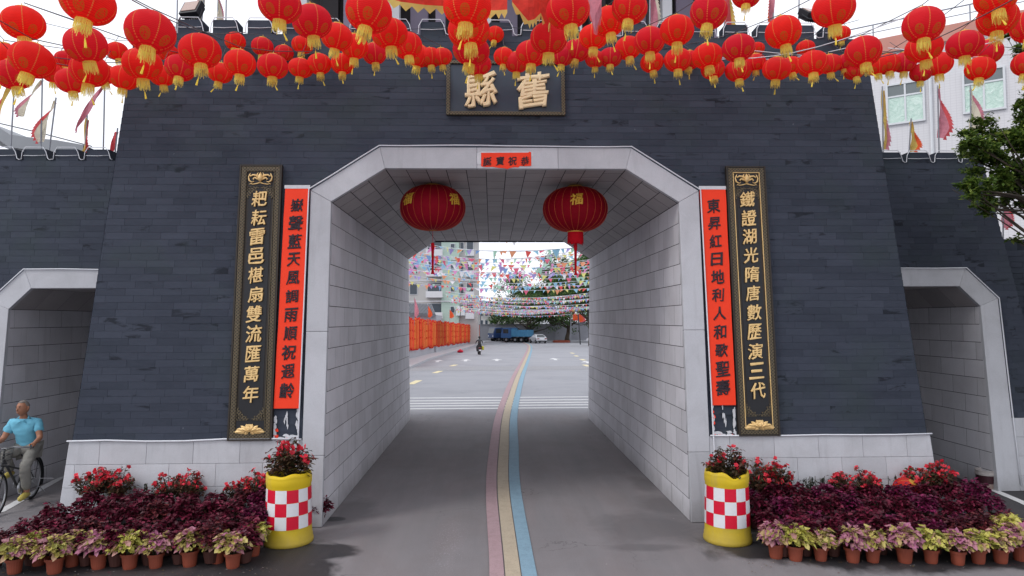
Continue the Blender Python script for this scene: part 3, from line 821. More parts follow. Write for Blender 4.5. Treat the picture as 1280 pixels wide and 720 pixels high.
def bat(parent, cx, cz, proud):
    # bat ornament: lobed body, two curled wings and a cloud scroll below
    m = MB(); m.smooth = True
    def P(x, z, k=0): return on_face(cx+x, cz+z, proud+k)
    for s in (-1, 1):
        m.tube([P(s*x, z, .012) for x, z in [(.02, .0), (.06, .045), (.105, .05), (.135, .03), (.15, .055), (.14, .075)]], [.012, .016, .014, .010, .008, .004], 6)
        m.tube([P(s*x, z, .012) for x, z in [(.15, .06), (.165, .02), (.155, -.03), (.12, -.055), (.085, -.045)]], [.005, .009, .012, .009, .004], 6)
        m.tube([P(s*x, z, .012) for x, z in [(.015, -.02), (.045, -.005), (.08, .01), (.1, -.01), (.085, -.025)]], [.012, .015, .013, .010, .005], 6)
        m.tube([P(s*x, z, .008) for x, z in [(0, -.06), (.05, -.075), (.1, -.085), (.135, -.075), (.15, -.085)]], [.009, .008, .007, .006, .003], 6)
        m.tube([P(s*x, z, .012) for x, z in [(.03, .03), (.045, .065), (.03, .085)]], [.010, .008, .003], 6)
    m.tube([P(0, -.05, .012), P(0, -.01, .02), P(0, .035, .02), (P(0, .085, .012))], [.012, .034, .03, .006], 8)
    m.build('bat_ornament', M['gold'], parent)
def plaque(s, text, label):
    # outline read off the wall
    zt, zb = 4.968, 1.135
    x0, x1 = (-3.78, -3.185) if s < 0 else (3.185, 3.765)
    cx = (x0+x1)/2
    pq = thing('couplet_plaque', label, 'plaque', on_face(cx, zb), 'carved couplet plaques on the tower')
    m = MB(); frect(m, x0, x1, zb, zt, .05, .045); m.build('backing_board', M['bronze_edge'], pq, bevel=.004)
    m = MB(); frect(m, x0+.14, x1-.14, zb+.27, zt-.33, .056, .004); frect(m, x0+.14, x1-.14, zt-.315, zt-.11, .056, .004); frect(m, x0+.11, x1-.11, zb+.085, zb+.262, .056, .004)
    m.build('lacquer_panel', M['black'], pq)
    def ring(a, b, pr, mat, nm):
        for (xa, xb, za, zb2) in ((x0+a, x0+b, zb+a, zt-a), (x1-b, x1-a, zb+a, zt-a), (x0+b, x1-b, zt-b, zt-a), (x0+b, x1-b, zb+a, zb+b)):
            m = MB(); frect(m, xa+.001, xb-.001, za+.001, zb2-.001, pr, .02); m.build(nm, mat, pq, bevel=.002)
    ring(.028, .092, .064, M['fret'], 'frame_rail')
    ring(.094, .106, .070, M['gold'] if s > 0 else M['fret'], 'frame_fillet')
    ring(.0, .026, .068, M['bronze_edge'], 'outer_rail')
    m = MB()
    for (xx, sx) in ((x0+.118, 1), (x1-.118, -1)):
        
        for zz_, sz_ in ((zt-.325, -1), (zb+.275, 1)):
            m = MB(); fret_corner(m, xx, zz_, sx, sz_, .064); m.build('corner_fret', M['fret'], pq)
    bat(pq, cx, zt-.205, .058); lotus(pq, cx, zb+.16, .058)
    n = len(text); ztop, zbot = zt-.50, zb+.62
    for i, ch in enumerate(text):
        z = ztop+(zbot-ztop)*i/(n-1)
        me = glyphmat(glyph(ch, .25, .014, 0, .06, .0042), M['gold'])
        place_glyph(me, 'gold_character', pq, cx+rr.uniform(-.006, .006), z, .074, rr.uniform(.93, 1.02), rr.uniform(-.04, .03))
    return pq
plaque(-1, '耙耘雷邑椹扇雙流匯萬年', 'black and gold carved plaque left of the arch, with a gold lotus at its foot')
plaque(1, '鐵證湖光隋唐數歷演三代', 'black and gold carved plaque right of the arch, with a gold lotus at its foot')
def red_strip(s, text, label):
    if s < 0: q = [(-3.175, 1.56), (-2.84, 1.56), (-2.79, 4.62), (-3.135, 4.62)]
    else: q = [(2.83, 1.56), (3.165, 1.56), (3.17, 4.63), (2.79, 4.63)]
    cx = (q[0][0]+q[1][0])/2; st = thing('red_couplet_strip', label, 'couplet', on_face(cx, 1.56), 'red paper couplets beside the arch')
    m = MB(); n = 14; r3 = random.Random(s+4)
    L = []; Rr = []
    for i in range(n+1):
        t = i/n; xl = q[0][0]+(q[3][0]-q[0][0])*t; xr = q[1][0]+(q[2][0]-q[1][0])*t; z = q[0][1]+(q[3][1]-q[0][1])*t
        L.append((xl+r3.uniform(-.003, .003), z)); Rr.append((xr+r3.uniform(-.003, .003), z))
    for i in range(n):
        w = [.048+r3.uniform(0, .004) for _ in range(4)]
        P = [on_face(*L[i], .05), on_face(*Rr[i], .05), on_face(*Rr[i+1], .05), on_face(*L[i+1], .05)]
        m.prism(P, -NF*.004)
    m.build('red_paper', M['paper'], st)
    m = MB(); frect(m, q[3][0]-.01, q[2][0]+.004, 4.622, 4.672, .052, .006); m.build('bare_top_strip', M['paper_white'], st)
    # torn remains of an older paper below
    m = MB(); r4 = random.Random(11+s); m.smooth = False
    xa, xb = q[0][0], q[1][0]
    def scrap(x, z, w, h, mi):
        k = 9; pts = []
        for i in range(k):
            a = 2*math.pi*i/k; rr_ = r4.uniform(.55, 1.1)
            pts.append((min(max(x+math.cos(a)*w*rr_, xa), xb), min(max(z+math.sin(a)*h*rr_, 1.15), 1.555)))
        P = [on_face(px, pz, .018+r4.uniform(0, .003)) for px, pz in pts]; c = on_face(x, z, .0195)
        m.add([c]+P, [(0, i+1, (i+1) % k+1) for i in range(k)], mi)
    for _ in range(12): scrap(xa+r4.uniform(0, .03), r4.uniform(1.16, 1.55), .022, .045, 0)
    for _ in range(10): scrap(xb-r4.uniform(0, .03), r4.uniform(1.16, 1.55), .02, .05, 0)
    for _ in range(7): scrap((xa+xb)/2+r4.uniform(-.03, .03), r4.uniform(1.3, 1.55), .010, .05, 0)
    for _ in range(10): scrap(r4.uniform(xa, xb), r4.uniform(1.15, 1.2), .05, .02, 0)
    for _ in range(5): scrap(xa+r4.uniform(0, .05), r4.uniform(1.16, 1.35 if s < 0 else 1.55), .022, .03, 1)
    for _ in range(6): scrap(r4.uniform(xa, xb), 1.15, .03, .02, 1)
    m.build('torn_paper_scraps', [M['paper_white'], M['paper']], st)
    n = len(text)
    for i, ch in enumerate(text):
        t = i/(n-1); z = 4.38+(1.80-4.38)*t
        tt = (z-1.56)/(4.62-1.56); x = (q[0][0]+(q[3][0]-q[0][0])*tt+q[1][0]+(q[2][0]-q[1][0])*tt)/2
        me = glyphmat(glyph(ch, .225, .003, 0, .04, .0055), M['ink'])
        place_glyph(me, 'ink_character', st, x+rr.uniform(-.008, .008), z, .0535, rr.uniform(.9, 1.05), rr.uniform(-.06, .03))
red_strip(-1, '嶽聲藍天風調雨順祝遐齡', 'long red paper couplet with black brush writing between the left plaque and the arch')
red_strip(1, '東昇紅日地利人和歌聖壽', 'long red paper couplet with black brush writing between the arch and the right plaque')
# short torn red paper over the arch
rp = thing('red_lintel_paper', 'short torn red paper strip pasted on the stone over the arch', 'couplet', on_face(0, 4.95))
m = MB(); bot = [(-.36, 4.955), (-.30, 4.945), (-.2, 4.948), (-.12, 4.935), (-.04, 4.93), (.02, 4.915), (.05, 4.93), (.12, 4.945), (.17, 4.94), (.2, 4.962), (.27, 4.958), (.36, 4.965)]
topl = [(.36, 5.165), (.335, 5.175), (.32, 5.16), (-.36, 5.155)]
pl = bot+topl
m.prism([on_face(x, z, .051) for x, z in pl], -NF*.004); m.build('red_paper', M['paper'], rp)
m = MB(); 
for a in [((-.36, 5.156), (.33, 5.163), (.33, 5.178), (-.36, 5.176)), ((-.42, 4.99), (-.363, 4.99), (-.363, 5.17), (-.42, 5.15)), ((.363, 5.1), (.39, 5.11), (.39, 5.18), (.363, 5.17))]:
    m.prism([on_face(x, z, .0485) for x, z in a], -NF*.002)
m.build('torn_white_paper', M['paper_white'], rp)
for i, ch in enumerate('誕寶祝恭'):
    place_glyph(glyphmat(glyph(ch, .15, .003, 0, .08, .0032), M['ink']), 'ink_character', rp, -.27+.18*i, 5.035+(.0 if i else -.01), .0535, .95)
# name board
nb = thing('name_board', 'dark name board with two large cream gold characters high over the arch', 'sign', on_face(0, 5.73))
x0, x1, zb, zt = -.866, .868, 5.725, 6.56
m = MB(); frect(m, x0+.04, x1-.04, zb+.04, zt-.04, .02, .015); m.build('board', M['plate_blue'], nb)
for (xa, xb, za, zc_) in ((x0, x0+.055, zb, zt), (x1-.055, x1, zb, zt), (x0+.056, x1-.056, zt-.055, zt), (x0+.056, x1-.056, zb, zb+.055)):
    m = MB(); frect(m, xa, xb, za, zc_, .05, .045); m.build('frame_rail', M['frame2'] if 'frame2' in M else M['fret'], nb, bevel=.006)
place_glyph(glyphmat(glyph('縣', .66, .03, 0, .05, .016), M['cream_gold']), 'raised_character', nb, -.37, 6.10, .045, .87, .04)
place_glyph(glyphmat(glyph('舊', .661, .03, 0, .05, .016), M['cream_gold']), 'raised_character', nb, .40, 6.10, .045, .87, .02)

# ================================================================== ROPE LIGHTS
def rope(name, pts, label, r=.010, sagn=0, mat='wire_white', group='white rope lights edging the masonry', cat='rope light', n=5):
    m = MB(); m.smooth = True; m.tube(pts, r, n)
    o = m.build(name, M[mat]); tag(o, label, cat, group); return o
def wob(pts, per=.35, amp=.008, seed=1, axis=Vector((0, 0, 1))):
    r_ = random.Random(seed); out = []
    for a, b in zip(pts, pts[1:]):
        a, b = Vector(a), Vector(b); n = max(1, int((b-a).length/per))
        for i in range(n): out.append(a.lerp(b, i/n)+axis*(r_.uniform(-amp, amp) if i else 0))
    out.append(Vector(pts[-1])); return out
rope('rope_light', wob([on_face(-2.84, .1, .06), on_face(-2.80, 4.615, .06), on_face(-1.82, 5.255, .06), on_face(1.82, 5.255, .06), on_face(2.80, 4.615, .06), on_face(2.84, .1, .06)], seed=2), 'white rope light following the outer edge of the big arch')
for s, nm in ((-1, 'left'), (1, 'right')):
    rope('rope_light', wob([on_face(s*2.79, 1.15, .05), on_face(s*5.9, 1.15, .05)], .5, .012, seed=3+s), 'white rope light along the top of the plinth %s of the arch' % nm, .012)
    p = [Vector((s*x, wy(z)-.06, z)) for x, z in [(5.3, 3.59), (7.65, 3.59), (8.15, 3.085), (8.2, 0.1)]]
    rope('rope_light', wob(p, .5, .012, seed=8+s), 'white rope light round the small %s passage' % nm, .010)
def crenel_rope(xs, half, y, zbase, h, label, z1):
    pts = []
    for i, x in enumerate(xs):
        e = .03
        pts += [Vector((x-half-.03, y-.012, zbase+.02)), Vector((x-half-.02, y-.012, zbase+h*.7)), Vector((x-half+.03, y-.012, zbase+h+e)), Vector((x+half-.05, y-.012, zbase+h+e)), Vector((x+half, y-.012, zbase+h*.75)), Vector((x+half+.03, y-.012, zbase+.03)), Vector((x+half+.06, y-.012, zbase+.01))]
    m = MB(); m.smooth = True; m.tube(pts, .0065, 5)
    for x in xs:
        m.tube([(x-half, y-.014, zbase+h*.42), (x, y-.014, zbase+h*.40), (x+half, y-.014, zbase+h*.45)], .005, 4)
    o = m.build('rope_light', M['wire_white']); tag(o, label, 'rope light', 'white rope lights edging the masonry')
crenel_rope(MERX, .1725, fy(TOPZ), TOPZ, .206, 'white rope light looping over the battlements of the tower', 0)
crenel_rope([-8.64, -8.15, -7.66, -7.15, -6.655], .18, wy(WT), WT, .185, 'white rope light looping over the battlements of the left side wall', 0)
crenel_rope([6.545, 7.03, 7.515, 7.99], .18, wy(WT), WT, .185, 'white rope light looping over the battlements of the right side wall', 0)

# ================================================================== LANTERNS
def ord_(n):
    a = ['', 'first', 'second', 'third', 'fourth', 'fifth', 'sixth', 'seventh', 'eighth', 'ninth', 'tenth', 'eleventh', 'twelfth', 'thirteenth', 'fourteenth', 'fifteenth', 'sixteenth', 'seventeenth', 'eighteenth', 'nineteenth']
    if n < 20: return a[n]
    t = {2: ('twenty', 'twentieth'), 3: ('thirty', 'thirtieth'), 4: ('forty', 'fortieth'), 5: ('fifty', 'fiftieth')}[n//10]
    return t[1] if n % 10 == 0 else t[0]+' '+a[n % 10]
# one lantern of width .37 hanging from its local origin
LW, LH = .37, .30
lb = MB(); lb.smooth = True
prof = []
for i in range(17):
    a = -math.pi/2+math.pi*i/16
    r_ = LW/2*max(.16, math.cos(a)**.82); prof.append((r_*(1 if True else 0), math.sin(a)*LH/2))
lb.lathe(prof, 30, (0, 0, 0)); lant_body = lb.mesh('silk_body', M['lantern'])
c_ = MB(); c_.smooth = False; c_.lathe([(.055, LH/2-.016), (.062, LH/2-.008), (.062, LH/2+.004), (.05, LH/2+.008)], 14)
c_.tube([(0, 0, LH/2+.01), (0, 0, LH/2+.045)], .004, 5); lant_cap = c_.mesh('brass_cap', M['goldcap'])
fr_ = MB(); rf = random.Random(2)
fr_.lathe([(.056, -LH/2-.004), (.058, -LH/2+.014)], 14, capb=False)
for k_ in range(60):
    a = 2*math.pi*k_/60+rf.uniform(-.03, .03); l = .088+rf.uniform(-.02, .02); r1 = .056; r2 = .058+rf.uniform(-.006, .010); w = .0026
    ca, sa = math.cos(a), math.sin(a); t = Vector((-sa, ca, 0))*w
    z0, z1 = -LH/2+.002, -LH/2-l
    p = [Vector((ca*r1, sa*r1, z0)), Vector((ca*(r1+.004), sa*(r1+.004), (z0+z1)/2)), Vector((ca*r2, sa*r2, z1))]
    fr_.add([p[0]-t, p[0]+t, p[1]+t, p[1]-t, p[2]+t*.7, p[2]-t*.7], [(0, 1, 2, 3), (3, 2, 4, 5)])
lant_fringe = fr_.mesh('gold_fringe', M['fringe'])
tas = MB(); tas.tube([(0, 0, 0), (.003, 0, -.05), (0, 0, -.10)], .0016, 4); tas.tube([(0, 0, -.095), (0, 0, -.11), (0, 0, -.165)], [.004, .006, .010], 7)
lant_tassel = tas.mesh('tassel', M['fringe'])
def lantern(pos, w, label, rnd, group='red silk lanterns strung over the road'):
    t = thing('red_lantern', label, 'lantern', pos, group, (rnd.uniform(-.16, .16), rnd.uniform(-.2, .2), rnd.uniform(0, 6.28)))
    t.scale = (w/LW*rnd.uniform(.97, 1.03), w/LW*rnd.uniform(.97, 1.03), w/LW*rnd.uniform(.93, 1.05))
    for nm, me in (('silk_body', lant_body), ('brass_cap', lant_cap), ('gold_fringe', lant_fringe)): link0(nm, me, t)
    o = link0('tassel', lant_tassel, t, (rnd.uniform(-.008, .008), rnd.uniform(-.008, .008), -LH/2-.03)); o.rotation_euler = (rnd.uniform(-.5, .5), rnd.uniform(-.5, .5), 0)
    return t
CH_ = [
 ('leftmost string', [(5, 72, 52), (68, 92, 36), (82, 74, 30)]),
 ('second string from left', [(18, 93, 54), (89, 101, 42), (130, 93, 34)]),
 ('third string from left', [(40, 75, 62), (112, 88, 54), (155, 97, 40), (203, 95, 34)]),
 ('fourth string from left', [(29, 29, 61), (107, 56, 59), (178, 80, 53), (225, 85, 40), (275, 91, 34)]),
 ('fifth string from left', [(110, 3, 76), (188, 40, 66), (250, 64, 56), (300, 79, 42), (341, 83, 39), (376, 85, 32), (399, 80, 31)]),
 ('sixth string from left', [(350, 6, 55), (390, 27, 50), (421, 46, 42), (443, 58, 36), (468, 67, 31), (428, 80, 30)]),
 ('string left of the name board', [(461, 15, 58), (487, 42, 46), (509, 57, 39), (523, 70, 32), (538, 72, 29), (552, 71, 27)]),
 ('string before the name board', [(584, 8, 60), (586, 38, 53), (589, 63, 46), (597, 81, 34)]),
 ('string right of the name board centre', [(710, 13, 55), (686, 48, 47), (664, 67, 39), (646, 78, 30), (630, 71, 26)]),
 ('string at the name board\'s right edge', [(787, 10, 46), (761, 27, 42), (742, 46, 37), (721, 63, 33), (703, 70, 28)]),
 ('seventh string from right', [(886, 15, 49), (846, 38, 44), (812, 51, 40), (785, 60, 34), (763, 72, 29), (744, 74, 26)]),
 ('sixth string from right', [(1042, 11, 56), (979, 40, 48), (923, 60, 42), (884, 70, 39), (847, 75, 35), (815, 78, 30)]),
 ('fifth string from right', [(1154, 31, 57), (1079, 65, 48), (1016, 80, 41), (971, 86, 37), (923, 88, 35), (891, 86, 31), (862, 75, 28)]),
 ('fourth string from right', [(1245, -4, 60), (1155, 60, 50), (1110, 80, 34), (1037, 80, 32), (988, 83, 30), (944, 78, 27)]),
 ('third string from right', [(1247, 23, 58), (1206, 56, 50), (1173, 80, 40), (1130, 78, 34), (1096, 82, 31), (1068, 88, 29), (1056, 78, 27)]),
 ('second string from right', [(1288, 33, 56), (1235, 65, 42), (1225, 86, 42), (1151, 91, 30)]),
 ('rightmost string', [(1284, 80, 44)]),
]
lr = random.Random(21)
for nm, ch in CH_:
    pts = []
    for i, (u, v, w) in enumerate(ch):
        cz_ = math.sqrt(1+((u-640)/FPX)**2); dist = min(LW*FPX*cz_/w, 9.35); ww = w*dist/FPX/cz_
        pos = at_d(u, v, dist)
        n = len(ch)
        lab = 'red lantern, %s from the camera on the %s' % (ord_(i+1), nm) if n > 1 else 'red lantern alone on the %s' % nm
        t = lantern(pos, ww, lab, lr)
        top = pos+Vector((0, 0, (LH/2+.045)*ww/LW)); pts.append((pos.y, top))
    pts.sort(key=lambda a: a[0]); P = [p for _, p in pts]
    # the wire runs from the top of the wall, over its lanterns and on above the camera
    xe = P[-1].x; end = Vector((xe*1.02, fy(TOPZ)-.02, max(TOPZ-.05, min(P[-1].z+.3, TOPZ-.02))))
    d = (P[0]-P[min(1, len(P)-1)]) if len(P) > 1 else Vector((.6, -2, -.2))
    d = Vector((d.x, d.y, d.z)); d.normalize()
    start = P[0]+Vector((d.x*6, -6, .5))
    wire = [start]+P+[end]
    m = MB(); m.smooth = True; fine = []
    for a, b in zip(wire, wire[1:]):
        for k_ in range(4):
            t_ = k_/4; p = a.lerp(b, t_); p.z -= .0; fine.append(p)
    fine.append(end); m.tube(fine, .0045, 4)
    tag(m.build('lantern_wire', M['wire_dark']), 'thin wire, the %s of red lanterns' % nm, 'wire', 'wires of the lantern canopy')
# the small dark lanterns hanging close to the top of the wall
back = [(146, 64, 30), (210, 66, 28), (294, 52, 27), (328, 58, 28), (355, 66, 25), (378, 56, 27), (619, 43, 22), (862, 73, 24), (946, 61, 20), (1007, 60, 25), (1052, 42, 24)]
P = []
for i, (u, v, w) in enumerate(back):
    pos = at_y(u, v, 9.72 if v > 50 else 9.78); ww = w*(pos-CAMP).dot(FW)/FPX/math.sqrt(1+((u-640)/FPX)**2)
    lantern(pos, ww, 'small dark red lantern at the parapet, %s from the left along the wall' % ord_(i+1), lr, 'small lanterns along the top of the wall')
    P.append(pos+Vector((0, 0, (LH/2+.045)*ww/LW)))
m = MB(); m.tube([P[0]+Vector((-1.2, .05, .3))]+P+[P[-1]+Vector((.3, .05, .1))], .004, 4)
tag(m.build('lantern_wire', M['wire_dark']), 'wire along the top of the tower carrying the small back lanterns', 'wire', 'wires of the lantern canopy')
o = lantern(at_d(933, -6, 8.6), .36, 'red lantern half cut by the top edge of the view, right of centre', lr)
m = MB(); m.tube([o.location+Vector((-3.5, -.6, .55)), o.location+Vector((0, 0, .18)), o.location+Vector((3.5, .3, .6))], .004, 4)
tag(m.build('lantern_wire', M['wire_dark']), 'wire above the view carrying the half cut lantern', 'wire', 'wires of the lantern canopy')
# loose crossing wires
for i, (a, b) in enumerate([((165, 0, 5.2), (300, 40, 9.6)), ((0, 60, 8), (240, 72, 9.7)), ((1060, 78, 9.6), (1280, -8, 5.5)), ((900, 74, 9.6), (1130, 22, 6.5)), ((1110, 60, 9.0), (1290, 38, 7.6)), ((930, 62, 9.7), (1290, 66, 9.0)), ((880, 70, 9.7), (1075, 56, 9.8))]):
    A, B = at_d(*a), at_d(*b); pts = [A.lerp(B, k_/8)-Vector((0, 0, .12*math.sin(math.pi*k_/8))) for k_ in range(9)]
    m = MB(); m.tube(pts, .005, 4); tag(m.build('slack_wire', M['wire_white'] if i > 2 else M['wire_dark']), 'slack thin wire between lantern strings, %s from the left' % ord_([1, 0, 5, 2, 6, 4, 3][i]+1), 'wire', 'slack wires crossing the canopy')

# ---- the two big lanterns inside the arch
def big_lantern(pos, w, h, label, fringe, rz, faces):
    t = thing('big_lantern', label, 'lantern', pos, 'big crimson lanterns in the arch')
    m = MB(); m.smooth = True; prof = []
    n = 18
    for i in range(n+1):
        a = -math.pi/2+math.pi*i/n; prof.append((w/2*max(.13, abs(math.cos(a))**.78), math.sin(a)*h/2))
    m.lathe(prof, 48); m.build('silk_body', M['biglantern'], t, (0, 0, 0))
    m = MB(); m.lathe([(.13, h/2-.035), (.145, h/2-.02), (.145, h/2+.0), (.10, h/2+.03)], 20); m.tube([(0, 0, h/2+.02), (0, 0, ZC-pos.z)], .006, 5); m.build('brass_cap', M['goldcap'], t, (0, 0, 0))
    for k in range(24):
        a = 2*math.pi*(k)/24; m = MB(); m.smooth = True
        m.tube([(math.cos(a)*(r_+.003), math.sin(a)*(r_+.003), z) for r_, z in prof], .0032, 4); m.build('rib', M['rib'], t, (0, 0, 0))
    # golden characters lying on the silk
    for ang in faces:
        me = glyph('福', .24, .004, 0, .1, .006).copy(); me.materials.clear(); me.materials.append(M['emblem'])
        for v in me.vertices:
            x, y, z = v.co; la = max(-1.4, min(1.4, (y+.10)/(h/2)*.9)); rr_ = w/2*math.cos(la)**.78+.006+(z if z > 0 else 0)
            aa = ang+x/(w/2)*1.05
            v.co = (math.cos(aa)*rr_, math.sin(aa)*rr_, math.sin(la)*h/2)
        link0('gold_character', me, t)
    m = MB()
    if fringe:
        for k in range(80):
            a = 2*math.pi*k/80; l = .20+rf.uniform(-.03, .03); r1 = .125; ww = .0055
            ca, sa = math.cos(a), math.sin(a); tt = Vector((-sa, ca, 0))*ww; z0 = -h/2+.01
            m.add([Vector((ca*r1, sa*r1, z0))-tt, Vector((ca*r1, sa*r1, z0))+tt, Vector((ca*(r1+.005), sa*(r1+.005), z0-l))+tt, Vector((ca*(r1+.005), sa*(r1+.005), z0-l))-tt], [(0, 1, 2, 3)])
        m.build('red_fringe', M['redfringe'], t, (0, 0, 0))
        m = MB(); m.lathe([(.13, -h/2-.01), (.135, -h/2+.02)], 20); m.build('brass_ring', M['goldcap'], t, (0, 0, 0))
    z0 = -h/2-(.2 if fringe else .20)
    m = MB(); m.tube([(0, 0, -h/2), (0, 0, z0-.02)], .003, 4); m.tube([(0, 0, z0), (0, 0, z0-.03), (0, 0, z0-.10)], [.022, .030, .026], 10)
    m.tube([(0, 0, z0-.10), (0, 0, z0-.42)], [.024, .016], 10); m.tube([(0, 0, z0-.42), (0, 0, z0-.5)], [.012, .03], 8)
    m.build('long_tassel', M['redfringe'], t, (0, 0, 0))
M['rib'] = simple('gold_thread', lin('c0452a'), .5, .1, 30)
M['emblem'] = simple('gilt_paper', lin('d9a93a'), .5, .15, 30)
LL = at_y(541, 260, 10.9); LR = at_y(719, 262, 10.9)
aL = math.atan2(CAMP.y-LL.y, CAMP.x-LL.x); aR = math.atan2(CAMP.y-LR.y, CAMP.x-LR.x)
big_lantern(LL, 1.04, .72, 'big crimson lantern hanging left in the arch, with a bare cord and thin tassel', False, 0, (aL+.72, aL-.85))
big_lantern(LR, 1.04, .72, 'big crimson lantern hanging right in the arch, with red fringe and long tassel', True, 0, (aR+.05, aR+2.2, aR-2.2))

# ================================================================== BARRELS, POTS AND PLANTS
M['yellow'] = granite_mat('yellow_plastic', 'd2b41c', .5, .05, .03)
M['refl_red'] = simple('red_reflective', lin('d01233'), .35, .08, 30)
M['refl_white'] = simple('white_reflective', lin('dcdce0'), .35, .06, 30)
M['terracotta'] = simple('terracotta_plastic', lin('8a4330'), .6, .2, 9)
M['soil'] = simple('soil', lin('2a201c'), .95, .3, 40)
def leafmat(name, stops, rough=.5, transl=.18, cs=9):
    t = NT(name); r = t.geo.outputs['Random Per Island']
    col = t.ramp(r, stops); n = t.noise(30, 2, t.tc.outputs['Object']); col = t.mix(t.math('MULTIPLY', n, .3), col, t.mix(1, col, (.25, .2, .25, 1), 'MULTIPLY'))
    t.set(col, rough, 0, .35)
    tr = t.n.new('ShaderNodeBsdfTranslucent'); t.l.new(col, tr.inputs[0])
    ms = t.n.new('ShaderNodeMixShader'); ms.inputs[0].default_value = transl
    t.l.new(t.b.outputs[0], ms.inputs[1]); t.l.new(tr.outputs[0], ms.inputs[2]); t.l.new(ms.outputs[0], t.out.inputs[0])
    return t.m
M['coleus'] = leafmat('maroon_leaf', [(0, lin('350c1a')), (.45, lin('521226')), (.8, lin('6b1833')), (1, lin('8a2848'))])
M['coleus2'] = leafmat('magenta_leaf', [(0, lin('3c0c22')), (.5, lin('5d1238')), (.85, lin('761a49')), (1, lin('96285f'))])
M['coleus3'] = leafmat('russet_leaf', [(0, lin('30111a')), (.5, lin('521a28')), (1, lin('7a3437'))])
M['poin'] = leafmat('yellow_pink_leaf', [(0, lin('8f8f45')), (.25, lin('c0b35f')), (.5, lin('cfc07a')), (.62, lin('b77f86')), (.85, lin('b97a92')), (1, lin('6f6a3c'))], transl=.2)
M['poin_pink'] = leafmat('pink_leaf', [(0, lin('8f8450')), (.22, lin('c4b46a')), (.4, lin('c08f90')), (.8, lin('bb7596')), (1, lin('a5607e'))], transl=.2)
M['poin_yel'] = leafmat('lime_leaf', [(0, lin('8c9242')), (.35, lin('c3bd58')), (.7, lin('d2cb6f')), (.9, lin('bb8c86')), (1, lin('7b7a40'))], transl=.2)
M['darkleaf'] = leafmat('begonia_leaf', [(0, lin('2e2c1e')), (.45, lin('503a2a')), (.75, lin('6b4234')), (1, lin('4f5c36'))])
M['flower'] = leafmat('red_petal', [(0, lin('d0182e')), (.6, lin('f23a50')), (1, lin('fa6a74'))], transl=.3)
M['stem'] = simple('plant_stem', lin('3f3a26'), .8, .2, 20)
M['dryleaf'] = leafmat('withered_leaf', [(0, lin('1c221c')), (1, lin('39402e'))])
def leaf(m, p, d, up, L, w, droop=.25, lobes=False):
    """one leaf: pointed oval, folded along its midrib, drooping"""
    d = d.normalized(); s = d.cross(up)
    if s.length < 1e-4: s = d.cross(Vector((1, 0, 0)))
    s.normalize(); n = s.cross(d).normalized()
    a = p+d*L*.38-n*L*droop*.2; b = p+d*L*.72-n*L*droop*.5; c = p+d*L-n*L*droop
    e = n*w*.18
    if lobes:
        m.add([p, p+d*L*.25+s*w*.38+e, a+s*w*.62+e, p+d*L*.5+s*w*.3+e*.5, b+s*w*.33, c, b-s*w*.33, p+d*L*.5-s*w*.3+e*.5, a-s*w*.62+e, p+d*L*.25-s*w*.38+e, a], [(0, 1, 2, 10), (10, 2, 3, 4), (10, 4, 5), (10, 5, 6), (10, 6, 7, 8), (10, 8, 9, 0)])
    else:
        m.add([p, a+s*w*.5+e, b+s*w*.38+e*.6, c, b-s*w*.38+e*.6, a-s*w*.5+e, a], [(0, 1, 6), (6, 1, 2, 3), (6, 3, 4, 5), (0, 6, 5)])
def coleus_mesh(name, mat, seed, n=190, rad=.17, h=.40, L=.075, lobes=False, flat=.75, cone=0.0):
    r_ = random.Random(seed); m = MB()
    for i in range(n):
        a = r_.uniform(0, 2*math.pi); q = r_.random()**.5; el = r_.uniform(0, 1)
        # shoots: leaf sits on the skin of a lumpy dome
        th = math.acos(1-el*1.05 if el < .95 else 0)
        bump = 1+.30*math.sin(a*3+seed)*math.sin(th*4+seed)
        rr_ = rad*bump*(.72+.28*r_.random())
        p = Vector((math.sin(th)*math.cos(a)*rr_, math.sin(th)*math.sin(a)*rr_, h*flat*.42+math.cos(th)*rr_*(h/rad)*.45))
        d = Vector((math.cos(a)*(.4+math.sin(th)), math.sin(a)*(.4+math.sin(th)), .35*math.cos(th)+r_.uniform(-.35, .35)))
        d += Vector((r_.uniform(-.4, .4), r_.uniform(-.4, .4), 0))
        LL_ = L*r_.uniform(.65, 1.2); leaf(m, p-d.normalized()*LL_*.3, d, Vector((r_.gauss(0, .3), r_.gauss(0, .3), 1)), LL_, LL_*.8, r_.uniform(.1, .55), lobes)
    return m.mesh(name, mat)
def stems_mesh(seed, h, n=7, rad=.08):
    r_ = random.Random(seed); m = MB()
    for i in range(n):
        a = r_.uniform(0, 6.28); m.tube([(0.02*math.cos(a), .02*math.sin(a), 0), (rad*.6*math.cos(a), rad*.6*math.sin(a), h*.6), (rad*math.cos(a), rad*math.sin(a), h)], [.006, .005, .003], 5)
    return m.mesh('stems', M['stem'])
POTH, POTR = .155, .082
pm = MB(); pm.smooth = False
pm.lathe([(POTR*.74, 0), (POTR*.80, .02), (POTR*.93, POTH-.028), (POTR*1.08, POTH-.028), (POTR*1.10, POTH), (POTR*.98, POTH), (POTR*.94, POTH-.03)], 20, capt=False)
pot_me = pm.mesh('pot', M['terracotta'])
sm = MB(); sm.lathe([(POTR*.93, POTH-.03), (POTR*.3, POTH-.022)], 14, capb=False); soil_me = sm.mesh('soil', M['soil'])
col_me = [coleus_mesh('foliage', M['coleus'], s_, 460, .155, .37, .052) for s_ in range(4)]
col2_me = [coleus_mesh('foliage', M['coleus2'], 10+s_, 460, .155, .37, .052) for s_ in range(2)]
col3_me = [coleus_mesh('foliage', M['coleus3'], 20+s_, 460, .155, .37, .052) for s_ in range(2)]
